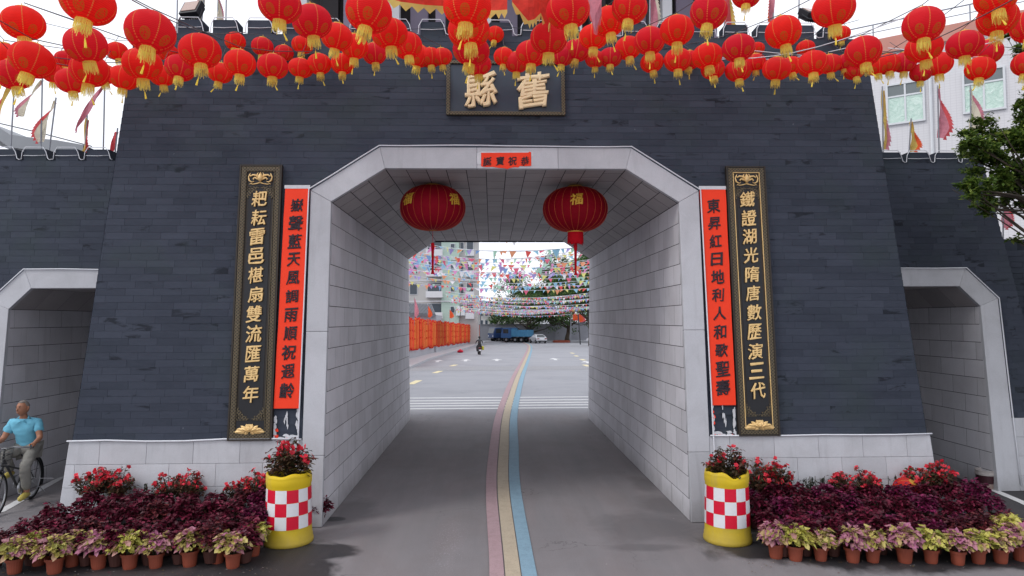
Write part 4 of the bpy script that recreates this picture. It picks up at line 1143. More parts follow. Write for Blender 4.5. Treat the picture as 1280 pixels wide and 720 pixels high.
poin_me = {k_: [coleus_mesh('foliage', M[k_], 30+s_+7*j, 210, .155, .27, .082, True, .9) for s_ in range(3)] for j, k_ in enumerate(('poin', 'poin_pink', 'poin_yel'))}
st_me = stems_mesh(1, .16); st2_me = stems_mesh(2, .22)
pr = random.Random(77)
# maroon coleus in black nursery pots, massed in two beds
M['blackpot'] = simple('dark_nursery_pot', lin('4a2a24'), .7, .15, 9)
bp = MB(); bp.lathe([(.06, 0), (.085, .13), (.09, .13), (.082, .12)], 14, capt=False); bpot_me = bp.mesh('pot', M['blackpot'])
def coleus(x, y, mes, label, group, sc=1, z=0):
    t = thing('potted_coleus', label, 'potted plant', (x, y, z), group, (0, 0, pr.uniform(0, 6.28))); t.scale = (sc,)*3
    link0('pot', bpot_me, t); link0('stems', st2_me, t, (0, 0, .1)); link0('foliage', pr.choice(mes), t, (0, 0, .10))
    return t
def bed(xf, n, side):
    rowname = ['front', 'second', 'third', 'back']
    k_ = 0
    for j, y in enumerate((7.98, 8.30, 8.62, 8.95)):
        x0, x1 = xf(j); cnt = n[j]
        for i in range(cnt):
            x = x0+(x1-x0)*i/(cnt-1)+pr.uniform(-.03, .03)
            if side == 'right' and j == 0 and i == cnt-1: mes, w = col3_me, 'russet leaved potted coleus'
            elif (side == 'left' and i == cnt-1 and j >= 2): mes, w = col2_me, 'magenta leaved potted coleus'
            elif side == 'right' and (i+j) % 3 == 0: mes, w = col2_me, 'purple leaved potted coleus'
            elif (i*3+j) % 7 == 0: mes, w = col3_me, 'reddish maroon potted coleus'
            else: mes, w = col_me, 'dark maroon potted coleus'
            coleus(x, y+pr.uniform(-.04, .04), mes, '%s, %s row of the %s bed, %s from the left' % (w, rowname[j], side, ord_(i+1)), 'coleus of the %s flower bed' % side, pr.uniform(.92, 1.14), (0, .0, .12, .17)[j]+pr.uniform(0, .02))
bed(lambda j: [(-5.8, -3.05), (-5.65, -3.1), (-5.55, -3.1), (-5.35, -3.1)][j], [9, 9, 9, 8], 'left')
bed(lambda j: [(3.15, 5.55), (3.15, 6.1), (3.1, 6.15), (3.1, 6.15)][j], [9, 11, 11, 10], 'right')
p_ = at_z(401, 655, 0); coleus(p_.x-.02, p_.y, col_me, 'maroon coleus peeping out behind the right side of the left barrel', None, .95)
p_ = at_z(938, 650, 0); coleus(p_.x+.08, p_.y, col2_me, 'purple coleus close behind the right barrel', None, 1.0)
# front rows: yellow and pink leaved plants in terracotta pots
kinds = {'y': ('poin_yel', 'lime yellow'), 'p': ('poin_pink', 'pink tinged'), 'm': ('poin', 'yellow and pink')}
def front(lst, side):
    for i, (u, v, kk, sc) in enumerate(lst):
        p = at_z(u, v, 0); mm, w = kinds[kk]
        extra = ''
        t = thing('potted_foliage_plant', 'terracotta pot with %s leaves, %s from the left before the %s bed' % (w, ord_(i+1), side), 'potted plant', (p.x, p.y, 0), 'terracotta pots in front of the flower beds', (0, 0, pr.uniform(0, 6.28)))
        t.scale = (sc,)*3
        link0('pot', pot_me, t); link0('soil', soil_me, t); link0('stems', st_me, t, (0, 0, POTH-.03)); o = link0('foliage', pr.choice(poin_me[mm]), t, (0, 0, POTH-.06)); o.scale = (1.03, 1.03, 1.15)
front([(18, 716, 'm', 1.05), (48, 706, 'y', 1.05), (68, 716, 'm', 1.1), (90, 707, 'm', 1.05), (123, 710, 'p', 1.1), (162, 710, 'y', 1.1), (194.5, 709, 'p', 1.02), (237, 707, 'm', 1.12), (272, 703, 'y', 1.0), (291, 709, 'm', 1.08), (317, 694, 'y', 1.0)], 'left')
front([(970, 697, 'p', 1.08), (994.5, 700, 'y', 1.08), (1026, 700, 'm', .98), (1066, 702, 'p', 1.05), (1091, 702, 'm', 1.0), (1131, 702.5, 'p', 1.12), (1164, 703, 'y', 1.0), (1197.5, 705, 'p', 1.0), (1223, 703.5, 'y', 1.0), (1251, 703, 'm', 1.02), (1262, 688, 'y', 1.15), (1276, 700, 'p', 1.1)], 'right')
# red flowering begonias
def begonia_parts(seed, rad, h, nf, nl):
    r_ = random.Random(seed); f = MB(); l = MB(); s_ = MB()
    tips = []
    for i in range(30):
        a = r_.uniform(0, 6.28); q = r_.random()**.5; hh = h*(1-.4*q*q)*r_.uniform(.62, 1.08)
        tip = Vector((math.cos(a)*rad*q, math.sin(a)*rad*q, hh)); tips.append(tip)
        s_.tube([(0, 0, 0), (tip.x*.35, tip.y*.35, hh*.5), tip], [.006, .005, .003], 5)
    for i in range(nl):
        t = r_.choice(tips); k_ = r_.uniform(.45, 1.03); p = Vector((t.x*k_**.5, t.y*k_**.5, t.z*k_))+Vector((r_.gauss(0, .025), r_.gauss(0, .025), r_.gauss(0, .015)))
        a = r_.uniform(0, 6.28); leaf(l, p, Vector((math.cos(a), math.sin(a), r_.uniform(-.3, .5))), Vector((0, 0, 1)), r_.uniform(.035, .06), r_.uniform(.028, .042), .4)
    for i in range(nf):
        t = r_.choice(tips); p = t+Vector((r_.gauss(0, .02), r_.gauss(0, .02), r_.uniform(-.03, .03)))
        p = Vector((p.x, p.y, p.z))
        q1 = Vector((r_.gauss(0, 1), r_.gauss(0, 1), r_.gauss(0, 1))).normalized(); q2 = q1.orthogonal().normalized(); q3 = q1.cross(q2)
        for k_ in range(5):
            a = 6.28*k_/5+r_.random(); leaf(f, p, q2*math.cos(a)+q3*math.sin(a)+q1*.4, q1, .033, .032, .2)
    return s_.mesh('stems', M['stem']), l.mesh('foliage', M['darkleaf']), f.mesh('flowers', M['flower'])
beg = [begonia_parts(i, .21, .50, 60, 640) for i in range(4)]
begb = [begonia_parts(10+i, .25, .42, 46, 900) for i in range(2)]
def begonia(x, y, z, parts, label, sc=1, group='red begonias'):
    t = thing('begonia', label, 'flowering plant', (x, y, z), group, (0, 0, pr.uniform(0, 6.28))); t.scale = (sc,)*3
    for nm, me in zip(('stems', 'foliage', 'flowers'), parts): link0(nm, me, t)
    for c_ in t.children: c_['kind'] = 'stuff'
for i, (u, v, sc, lb_) in enumerate([(116, 596, 1.0, 'red begonia at the left end of the left bed, under the plinth corner'), (148, 596, .95, 'red begonia, second from the left against the left plinth'), (212, 602, .85, 'red begonia with loose stems, third from the left against the left plinth'), (238, 602, .85, 'red begonia beside the bare stalks in the left bed'), (300, 606, .85, 'sparse red begonia near the left barrel, left one of two'), (322, 600, .9, 'red begonia close behind the left barrel'),
                                      (953, 590, 1.15, 'red begonia close behind the right barrel'), (970, 590, .95, 'red begonia leaning left of the bare stalks in the right bed'), (1052, 598, .9, 'red begonia in the middle of the right bed'), (1082, 598, .95, 'red begonia right of the middle of the right bed'), (1152, 592, 1.0, 'red begonia just right of the fallen red lantern'), (1176, 592, .95, 'red begonia at the right end of the right bed')]):
    p = at_y(u, v, 9.17); begonia(p.x, 9.17, p.z-.34*sc, beg[i % 4], lb_, sc)
# withered stalks
def stalks(x, y, z, label, seed):
    r_ = random.Random(seed); s_ = MB(); l = MB()
    for i in range(7):
        dx, dy, h = r_.uniform(-.16, .16), r_.uniform(-.05, .05), r_.uniform(.16, .34)
        s_.tube([(dx, dy, 0), (dx+r_.uniform(-.03, .03), dy, h)], .004, 4)
        for k_ in range(10): leaf(l, Vector((dx, dy, h*r_.uniform(.45, 1))), Vector((r_.uniform(-1, 1), r_.uniform(-1, 1), -.4)), Vector((0, 0, 1)), .05, .025, .6)
    t = thing('withered_plant', label, 'plant', (x, y, z)); s_.build('stems', M['stem'], t, (0, 0, 0)); l.build('foliage', M['dryleaf'], t, (0, 0, 0))
for (u, lb_, sd_) in [(192, 'withered dark stalks between the begonias of the left bed', 1), (1000, 'withered dark stalks left of centre in the right bed', 2), (1018, 'second clump of withered stalks in the right bed', 3), (1108, 'withered stalks left of the fallen red lantern', 4), (285, 'thin withered stalks near the left barrel', 5)]:
    p = at_y(u, 612, 9.2); stalks(p.x, 9.2, .30, lb_, sd_)
# shelf of upturned crates lifting the back rows (the plants stand on these)
M['crate'] = simple('grey_crate', lin('8d8d92'), .6, .2, 12)
def crate(x, y, w, label):
    t = thing('plastic_crate', label, 'crate', (x, y, 0)); m = MB()
    for zz in (.02, .12, .22, .29): 
        m.box((0, -.15, zz), (w, .012, .03)); m.box((0, .15, zz), (w, .012, .03)); m.box((-w/2, 0, zz), (.012, .3, .03)); m.box((w/2, 0, zz), (.012, .3, .03))
    for i in range(9): m.box((-w/2+w*i/8, -.152, .15), (.014, .012, .30)); m.box((-w/2+w*i/8, .152, .15), (.014, .012, .30))
    m.box((0, 0, .295), (w, .3, .012)); m.build('crate_body', M['crate'], t, (0, 0, 0))
for side, xa_, xb_ in (('left', -5.75, -2.95), ('right', 2.95, 6.3)):
    for nm_, y0_, y1_, h_ in (('third', 8.48, 8.78, .12), ('back', 8.80, 9.00, .17)):
        m = MB(); m.bx(xa_, xb_, y0_, y1_, h_-.03, h_)
        for k_ in range(7): xx = xa_+.1+(xb_-xa_-.2)*k_/6; m.bx(xx-.05, xx+.05, y0_+.02, y1_-.02, 0, h_-.03)
        tag(m.build('plant_shelf', simple('grey_plank_'+side+nm_, lin('5a5552'))), 'low plank shelf under the %s row of the %s flower bed' % (nm_, side), 'shelf', 'plank shelves in the flower beds')
i = 0
for side, xs_ in (('left', [-5.2, -4.6, -4.0, -3.4]), ('right', [3.2, 3.8, 4.4, 5.0, 5.6, 6.0])):
    for i, x in enumerate(xs_): crate(x, 9.17, .5, 'grey crate under begonias at the back of the %s bed, %s from left' % (side, ord_(i+1)))
# barrels
def barrel(x, y, r_, h, label, dent):
    t = thing('crash_barrel', label, 'barrel', (x, y, 0), 'yellow crash barrels used as planters')
    N = 48
    m = MB(); m.smooth = True
    prof = [(r_*1.03, 0), (r_*1.06, .012), (r_*1.06, .05), (r_*1.03, .062), (r_*1.03, .10), (r_*1.0, .115), (r_*.985, .20), (r_*.94, .71), (r_*.965, .73), (r_*.975, .80), (r_*.955, .82), (r_*.965, .83), (r_*.955, h-.03), (r_*.94, h-.01), (r_*.90, h), (r_*.86, h-.01), (r_*.85, h-.05), (r_*.85, h-.16)]
    m.lathe(prof, N, capt=False)
    # the softened, sagging rim
    vs = []
    for (vx, vy, vz) in m.v:
        a = math.atan2(vy, vx); k_ = max(0, (vz-(h-.12))/.12)
        dz = (-.05*math.exp(-((a-dent)/.35)**2)-.012*math.sin(3*a+dent)-.008*math.sin(7*a))*k_
        sc = 1-.05*math.exp(-((a-dent)/.35)**2)*k_
        vs.append((vx*sc, vy*sc, vz+dz))
    m.v = vs; m.build('barrel_shell', M['yellow'], t, (0, 0, 0))
    m = MB(); m.lathe([(r_*.86, h-.15), (.02, h-.13)], 20, capb=False); m.build('soil', M['soil'], t, (0, 0, 0))
    # the three bands of red and white reflective patches
    z0, z1 = .215, .69
    def rad(z): return r_*.985+(r_*.94-r_*.985)*(z-.20)/.51+.0025
    na = 12; ph = -math.pi/2-R(5.5)+(-CAMP.x*0+math.atan2(x-CAMP.x, y))*-1
    for j in range(3):
        for k_ in range(na):
            m = MB(); m.smooth = True; za, zb_ = z0+(z1-z0)*j/3+.001, z0+(z1-z0)*(j+1)/3-.001
            a0 = ph+2*math.pi*k_/na; a1 = ph+2*math.pi*(k_+1)/na; vs = []
            for q in range(5):
                a = a0+(a1-a0)*q/4; vs += [(math.cos(a)*rad(za), math.sin(a)*rad(za), za), (math.cos(a)*rad(zb_), math.sin(a)*rad(zb_), zb_)]
            m.add(vs, [(2*q, 2*q+2, 2*q+3, 2*q+1) for q in range(4)])
            red = (j+k_) % 2 == 0
            m.build('red_patch' if red else 'white_patch', M['refl_red'] if red else M['refl_white'], t, (0, 0, 0))
    return t
pL, pR = at_z(360.5, 677, 0), at_z(909.5, 675, 0)
barrel(pL.x, pL.y, .285, .865, 'yellow barrel with red and white checks left of the arch, holding a begonia', 1.2)
barrel(pR.x, pR.y, .278, .865, 'yellow barrel with red and white checks right of the arch, its rim sagging in front', -1.5)
begonia(pL.x, pL.y, .74, begb[0], 'red begonia planted in the left yellow barrel', 1.22)
begonia(pR.x, pR.y, .72, begb[1], 'red begonia planted in the right yellow barrel', 1.0)
# fallen lantern in the bed, bucket by the right lane
t = lantern(at_y(1133, 612, 9.12), .34, 'fallen red lantern lying among the plants at the right end of the right bed', lr, 'lanterns off their strings'); t.rotation_euler = (.5, .45, 0)
bk = thing('bucket', 'used paint bucket, white rim and dark maroon side, by the right lane edge', 'bucket', tuple(at_z(1233, 610, 0)))
M['maroonlabel'] = simple('maroon_label', lin('3a1a22'), .5, .2, 9); M['bucketw'] = simple('dirty_white_plastic', lin('a9a2a0'), .5, .15, 12)
m = MB(); m.lathe([(.125, 0), (.133, .09)], 24, capt=False); m.build('lower_side', simple('beige_plastic', lin('93817a'), .5), bk, (0, 0, 0))
m = MB(); m.lathe([(.134, .09), (.145, .22)], 24, capt=False, capb=False); m.build('label_band', M['maroonlabel'], bk, (0, 0, 0))
m = MB(); m.lathe([(.145, .22), (.155, .22), (.157, .25), (.150, .255), (.150, .285), (.157, .29), (.155, .30), (.14, .30), (.138, .24)], 24, capb=False); m.build('rim', M['bucketw'], bk, (0, 0, 0))

# fallen leaves, petals and paper crumbs on the asphalt round the pots
M['crumb'] = leafmat('litter_bits', [(0, lin('6d5a48')), (.35, lin('8a7a52')), (.6, lin('7a2040')), (.8, lin('b9b7b4')), (1, lin('5c4a3a'))])
m = MB(); q_ = random.Random(5)
for i in range(420):
    sd_ = q_.choice((-1, 1)); x = sd_*q_.uniform(2.6, 6.4); y = 7.72+abs(q_.gauss(0, .16))*q_.choice((-1, .6)); a = q_.uniform(0, 6.28); L = q_.uniform(.008, .026)
    leaf(m, Vector((x, y, .007)), Vector((math.cos(a), math.sin(a), .15)), Vector((0, 0, 1)), L, L*.6, .1)
for i in range(120):
    x, y, a, L = q_.uniform(-2.3, 2.3), q_.uniform(5.5, 19), q_.uniform(0, 6.28), q_.uniform(.006, .02)
    leaf(m, Vector((x, y, .010)), Vector((math.cos(a), math.sin(a), .1)), Vector((0, 0, 1)), L, L*.6, .1)
tag(m.build('fallen_leaves', M['crumb'], kind='stuff'), 'scattered fallen leaves and crumbs on the asphalt before the flower beds', 'litter')

# ================================================================== FLAGS ON POLES
M['flag_cream'] = cloth('cream_flag', lin('e2dac6'), .5, .12)
M['flag_red'] = cloth('red_flag_edge', lin('dc6064'), .5, .2)
M['flag_pink'] = cloth('pink_flag', lin('d08896'), .5, .35)
M['flag_yellow'] = cloth('yellow_flag', lin('dcbf6c'), .5, .15)
M['flag_orange'] = cloth('orange_flag', lin('e8633a'), .45, .15)
M['pole'] = simple('steel_pole', lin('8a8d95'), .5, .1, 10, metal=.3)
def flag(base, top, h, w, side, m1, m2, label, lean=0.0, seed=0, group='scalloped flags on thin poles'):
    """limp triangular flag with a flame-cut edge, tied under the top of its pole"""
    r_ = random.Random(seed); base, top = Vector(base), Vector(top); t = thing('pole_flag', label, 'flag', base, group)
    m = MB(); m.tube([base, top], .012, 6); m.build('pole', M['pole'], t)
    n = 14; a = MB(); b = MB(); prev = None
    ax = (top-base).normalized()
    for i in range(n+1):
        q = i/n; c = top-ax*.05-ax*h*q + Vector((side*lean*q*h, 0, 0))
        ww = w*(math.sin(min(q*1.25, 1)*math.pi/2)*(1 if q < .8 else (1-(q-.8)*3.2)))
        ww = max(ww, .012)
        fold = lambda s_: Vector((0, .05*math.sin(q*5+s_*5+seed), 0))
        P = [c+Vector((side*ww*s_, 0, -.10*s_*h*.5))+fold(s_) for s_ in (0, .4, .78, 1.0)]
        if prev:
            for k_ in range(3):
                tgt = a if k_ < 2 else b
                tgt.add([prev[k_], prev[k_+1], P[k_+1], P[k_]], [(0, 1, 2, 3)])
            mid = (prev[3]+P[3])/2+Vector((side*w*.20, 0, -h*.045)); b.add([prev[3], mid, P[3]], [(0, 1, 2)])
        prev = P
    a.smooth = True; a.build('flag_field', M[m1], t); b.build('scalloped_edge', M[m2], t)
    return t
def flagpx(ub, vb, ut, vt, y, hpx, wpx, side, m1, m2, label, lean=0, seed=0):
    B, T = at_y(ub, vb, y), at_y(ut, vt, y); k_ = (B-CAMP).dot(FW)/FPX
    flag(B, T, hpx*k_, wpx*k_, side, m1, m2, label, lean, seed)
yf = wy(WT)+.35
flagpx(13, 192, 19, 88, yf, 62, 13, -1, 'flag_yellow', 'flag_red', 'yellow and cream flag with red scalloped edge, leftmost on the left side wall', .25, 1)
flagpx(51, 192, 53, 96, yf, 46, 12, -1, 'flag_cream', 'flag_pink', 'cream flag with pink edge, second pole on the left side wall', .5, 2)
flagpx(61, 192, 70, 122, yf, 52, 14, -1, 'flag_cream', 'flag_red', 'cream flag with red teeth, third pole on the left side wall', .2, 3)
flagpx(106, 192, 109, 144, yf, 48, 7, 1, 'flag_yellow', 'flag_red', 'narrow red and yellow flag, fourth pole on the left side wall', -.1, 4)
flagpx(129, 192, 131, 100, yf, 60, 8, -1, 'flag_pink', 'flag_pink', 'pink flag with dark red patches, fifth pole on the left side wall', .55, 5)
flagpx(143, 200, 147, 160, yf, 42, 7, -1, 'flag_red', 'flag_red', 'red flag close to the left edge of the tower', .1, 6)
flagpx(1104, 196, 1103, 108, yf, 74, 9, 1, 'flag_yellow', 'flag_pink', 'pink and yellow flag close to the right edge of the tower', 0, 7)
flagpx(1136, 196, 1139, 148, yf, 38, 13, 1, 'flag_yellow', 'flag_orange', 'yellow flag with orange foot on the right side wall', 0, 8)
flagpx(1174, 196, 1172, 107, yf, 62, 15, 1, 'flag_pink', 'flag_red', 'pink flag with red teeth, middle of the right side wall', 0, 9)
flagpx(1214, 196, 1213, 106, yf, 58, 15, 1, 'flag_cream', 'flag_pink', 'cream flag with pink teeth, rightmost on the right side wall', 0, 10)
flagpx(1254, 304, 1254, 252, 12.2, 30, 14, 1, 'flag_pink', 'flag_red', 'pink flag low beyond the right side wall', 0, 11)
yt = fy(TOPZ)+.5
flagpx(250, 45, 258, -30, yt, 70, 11, -1, 'flag_cream', 'flag_pink', 'cream and pink flag behind the left spotlight', .0, 12)
flagpx(272, 40, 273, -12, yt, 40, 6, 1, 'flag_cream', 'flag_pink', 'narrow pale flag just right of the left spotlight', .0, 13)
flagpx(905, 45, 908, -40, yt, 86, 12, 1, 'flag_red', 'flag_yellow', 'red flag with yellow teeth on the tower behind the lanterns', .0, 14)
flagpx(966, 45, 968, -30, yt, 62, 8, -1, 'flag_pink', 'flag_orange', 'pink flag on the tower, left of the right spotlight', .0, 15)
flagpx(812, 45, 813, -35, yt, 75, 12, 1, 'flag_pink', 'flag_cream', 'pink and white flag before the gatehouse windows', .0, 16)
for i, (u, v) in enumerate([(283, -8), (222, -20), (999, -5)]):
    A, B = at_y(u-1, 44, yt), at_y(u, v, yt); m = MB(); m.tube([A, B], .010, 6)
    tag(m.build('flag_pole', M['pole']), 'bare thin pole rising from the tower battlements, %s from the left' % ord_([2, 1, 3][i]), 'pole', 'bare poles on the tower')
# big red and yellow banner cloth hanging above the middle
bn = thing('silk_banner', 'large red banner cloth with yellow scalloped hem hanging over the road', 'banner', at_d(570, 0, 6.2))
def bannercloth(pts, depth, mat, hem, nm):
    a = MB(); b = MB(); a.smooth = True; n = len(pts)
    rows = []
    for i, (u, vt, vb) in enumerate(pts):
        col = []
        for k_ in range(6):
            v = vt+(vb-vt)*k_/5; col.append(at_d(u, v, depth+.12*math.sin(i*1.3+k_*.7)))
        rows.append(col)
    for c0, c1 in zip(rows, rows[1:]):
        for k_ in range(5): a.add([c0[k_], c1[k_], c1[k_+1], c0[k_+1]], [(0, 1, 2, 3)])
        A, B = c0[5], c1[5]; d = B-A
        for j in range(2):
            p, q = A+d*(j/2), A+d*((j+1)/2); mid = (p+q)/2
            dn = Vector((0, -.02, -.09)); b.add([p, q, q+dn*.35, mid+dn, p+dn*.35], [(0, 1, 2, 3, 4)])
    a.build(nm, M[mat], bn); b.build('scalloped_hem', M[hem], bn)
M['banner_red'] = cloth('banner_red', lin('e2483c'), .5, .35)
bannercloth([(470, -60, -8), (500, -60, 2), (530, -60, 6), (560, -60, 8), (590, -60, 12), (620, -60, 13), (634, -60, 12)], 6.2, 'banner_red', 'flag_yellow', 'red_cloth')
bannercloth([(640, -60, 2), (660, -60, 26), (668, -55, 24), (676, -50, 16), (684, -50, 36), (692, -55, 10)], 6.5, 'banner_red', 'flag_yellow', 'red_cloth')
bannercloth([(735, -60, 8), (744, -60, 40), (752, -60, 16)], 6.9, 'flag_pink', 'flag_red', 'pink_cloth')
# spotlights on the battlements
M['lampbody'] = simple('black_cast_metal', lin('1e2026'), .5, .2, 10); M['lampglass'] = simple('flood_lamp_glass', lin('a58a80'), .25, .1, 10, spec=.7)
for (u, v, tilt, roll, lab) in ((240, 12, -.5, -.25, 'black square floodlight tilted on the battlements at the left'), (1014, 18, -.9, .25, 'black floodlight on the battlements at the right, half behind a lantern')):
    p = at_y(u, v, fy(TOPZ)+.2); t = thing('floodlight', lab, 'floodlight', p, None, (tilt, 0, roll)); t['group'] = 'floodlights on the battlements'
    m = MB(); m.box((0, 0, 0), (.30, .10, .26)); 
    for i in range(7): m.box((-.12+.04*i, .07, 0), (.012, .05, .24))
    m.build('housing', M['lampbody'], t, (0, 0, 0), bevel=.012)
    m = MB(); m.box((0, -.056, .01), (.24, .012, .20)); m.build('glass', M['lampglass'], t, (0, 0, 0), bevel=.003)
    m = MB(); m.tube([(-.16, .02, 0), (-.17, .03, -.2), (.17, .03, -.2), (.16, .02, 0)], .01, 6); m.tube([(0, .03, -.2), (0, .03, -.34)], .012, 6); m.build('bracket', M['lampbody'], t, (0, 0, 0))

# ================================================================== GATEHOUSE ON TOP
M['purplewood'] = simple('purple_grey_timber', lin('7d7385'), .6, .12, 4); M['darkwood'] = simple('dark_timber', lin('2b2529'), .6, .2, 5)
M['paleplaster'] = simple('pale_plaster', lin('c9c9cd'), .8, .06, 3); M['rooftile'] = simple('grey_roof_tile', lin('3c3f46'), .7, .2, 3)
gh = thing('gatehouse', 'timber gatehouse standing on top of the gate tower behind the lanterns', 'building', (0, 14, TOPZ))
gx0, gx1 = at_y(383, 20, 12.6).x, at_y(884, 20, 12.6).x
m = MB(); m.bx(gx0, gx1, 12.9, 16.5, TOPZ, 10.2); m.build('rear_wall', M['darkwood'], gh)
N = 9
for i in range(N+1):
    x = gx0+(gx1-gx0)*i/N; m = MB(); m.bx(x-.09, x+.09, 12.3, 12.5, TOPZ, 10.3); m.build('white_post' if i % 2 == 0 else 'timber_post', M['paleplaster'] if i % 2 == 0 else M['purplewood'], gh, bevel=.01)
    if i < N:
        xa, xb = x+.25, x+(gx1-gx0)/N-.25
        m = MB(); m.bx(xa, xb, 12.62, 12.72, TOPZ+.02, 10.1); m.build('door_panel', M['purplewood'] if i not in (0, 6) else M['darkwood'], gh, bevel=.01)
        for k_ in range(3 if i in (6, 7) else 0):
            m = MB(); m.bx(xa+.1+.16*k_, xa+.16+.16*k_, 12.57, 12.61, TOPZ+.1, 9.9); m.build('window_bar', M['darkwood'], gh)
        if i in (1, 3, 5):
            m = MB(); m.bx(xb+.02, xb+.22, 12.66, 12.75, TOPZ+.02, 10.1); m.build('white_panel', M['paleplaster'], gh)
m = MB(); m.prism([(gx0-1, 11.4, 10.2), (gx0-1, 17.6, 10.2), (gx0-1, 14.5, 12.4)], (gx1-gx0+2, 0, 0)); m.build('roof', M['rooftile'], gh)
m = MB()
for x in (-.7, -.45): m.lathe([(.045, 0), (.03, .03), (0.005, .04)], 10, (x, 12.6, 7.9), rot=Matrix.Rotation(R(90), 3, 'X'))
m.build('door_studs', M['darkwood'], gh, kind='stuff')

# ================================================================== BUILDINGS AND WALLS ROUND ABOUT
def tilewall():
    t = NT('white_tiled_wall'); o = t.tc.outputs['Object']; s = t.sep(o)
    fx = t.math('ABSOLUTE', t.math('SUBTRACT', t.math('FRACT', t.math('MULTIPLY', s[0], 5)), .5)); fz = t.math('ABSOLUTE', t.math('SUBTRACT', t.math('FRACT', t.math('MULTIPLY', s[2], 9)), .5))
    j = t.math('MAXIMUM', t.math('GREATER_THAN', fx, .46), t.math('GREATER_THAN', fz, .44))
    n = t.noise(.4, 4, o); col = t.mix(n, lin('c2c1c4'), lin('d3d2d6')); col = t.mix(t.math('MULTIPLY', j, .25), col, lin('8f8b92'))
    return t.set(col, .6, 0, .3)
M['tilewall'] = tilewall(); M['pinkband'] = simple('salmon_parapet', lin('b98478'), .8, .12, 2)
M['winframe'] = simple('white_aluminium', lin('c9ccd0'), .4, .05, 5); M['glassgrey'] = simple('grey_glass', lin('5d6668'), .15, .2, 1, spec=.8)
def greensheet():
    t = NT('wrinkled_green_sheet'); o = t.tc.outputs['Object']; n = t.noise(3.5, 6, o, .7, 1.5)
    col = t.mix(t.ramp(n, [(.35, 0), (.7, 1)]), lin('a9c6ba'), lin('cfe0d8')); t.bump(n, .8, .05); return t.set(col, .35, 0, .5)
M['sheet'] = greensheet()
# white tiled block on the right; its street face runs obliquely away to the left
wb = thing('white_building', 'white tiled building with two pale green windows behind the right side wall', 'building', at_y(1180, 300, 28.0))
wb.location.z = 0
th_ = math.atan2(-.57, .82); wb.rotation_euler = (0, 0, th_)
Rz = Matrix.Rotation(th_, 3, 'Z'); wb_o = wb.location.copy()
def wbl(u, v):
    """photo point on the face plane -> local coordinates of the building"""
    d = ray(u, v); nrm = Rz @ Vector((0, -1, 0)); t_ = (wb_o-CAMP).dot(nrm)/d.dot(nrm); return Rz.transposed() @ (CAMP+d*t_-wb_o)
ptop = wbl(1217, 33)
xL_, xR_ = wbl(1088, 150).x-1.0, 26
m = MB(); m.bx(xL_, xR_, 0, 12, 0, ptop.z-.45); m.build('wall', M['tilewall'], wb, (0, 0, 0))
m = MB(); m.bx(xL_-.1, xR_, -.12, 12.1, ptop.z-.448, ptop.z+.25); m.build('parapet', M['pinkband'], wb, (0, 0, 0), bevel=.03)
m = MB()
for i in range(26): m.tube([(xL_+i*1.2, .1, ptop.z+.25), (xL_+i*1.2, .1, ptop.z+1.0)], .03, 5)
m.tube([(xL_, .1, ptop.z+1.0), (xR_, .1, ptop.z+1.0)], .03, 5); m.tube([(xL_, .1, ptop.z+.65), (xR_, .1, ptop.z+.65)], .02, 5); m.build('roof_railing', M['pole'], wb, (0, 0, 0))
def win(tl, br, nx=2):
    a, b = wbl(*tl), wbl(*br); x0, x1, z1, z0 = a.x, b.x, a.z, b.z
    f = MB()
    for r in ((x0, x0+.08, z0, z1), (x1-.08, x1, z0, z1), (x0+.081, x1-.081, z0, z0+.08), (x0+.081, x1-.081, z1-.08, z1)): f.bx(r[0], r[1], -.10, .04, r[2], r[3])
    f.bx((x0+x1)/2-.035, (x0+x1)/2+.035, -.09, .04, z0+.081, z1-.081); zm = z1-(z1-z0)*.32; f.bx(x0+.081, x1-.081, -.085, .03, zm-.035, zm+.035)
    w = f.build('window', M['winframe'], wb, (0, 0, 0))
    xm = (x0+x1)/2
    for (xa, xb) in ((x0+.08, xm-.035), (xm+.035, x1-.08)):
        g_ = MB(); g_.bx(xa, xb, -.05, -.03, zm+.035, z1-.08); g_.build('upper_pane', M['glassgrey'], w, (0, 0, 0))
        g_ = MB(); g_.bx(xa, xb, -.055, -.03, z0+.08, zm-.035); g_.build('lower_pane', M['sheet'], w, (0, 0, 0))
win((1107, 107), (1157, 151)); win((1202, 91), (1258, 136))
a, b = wbl(1107, 107), wbl(1202, 91); per = b.x-a.x; win_w = wbl(1157, 151).x-a.x
for kx in (2, 3, 4):
    for kz in (0, -1):
        x0 = a.x+per*kx; z1 = a.z+3.2*kz
        f = MB(); f.bx(x0, x0+win_w, -.06, .04, z1-1.5, z1); w = f.build('window', M['winframe'], wb, (0, 0, 0))
        g_ = MB(); g_.bx(x0+.1, x0+win_w-.1, -.08, -.062, z1-1.4, z1-.1); g_.build('pane', M['glassgrey'], w, (0, 0, 0))
m = MB(); q_ = wbl(1165, 170); m.tube([(q_.x, -.1, 1), (q_.x, -.1, ptop.z-.5)], .06, 6); m.build('drain_pipe', M['winframe'], wb, (0, 0, 0))
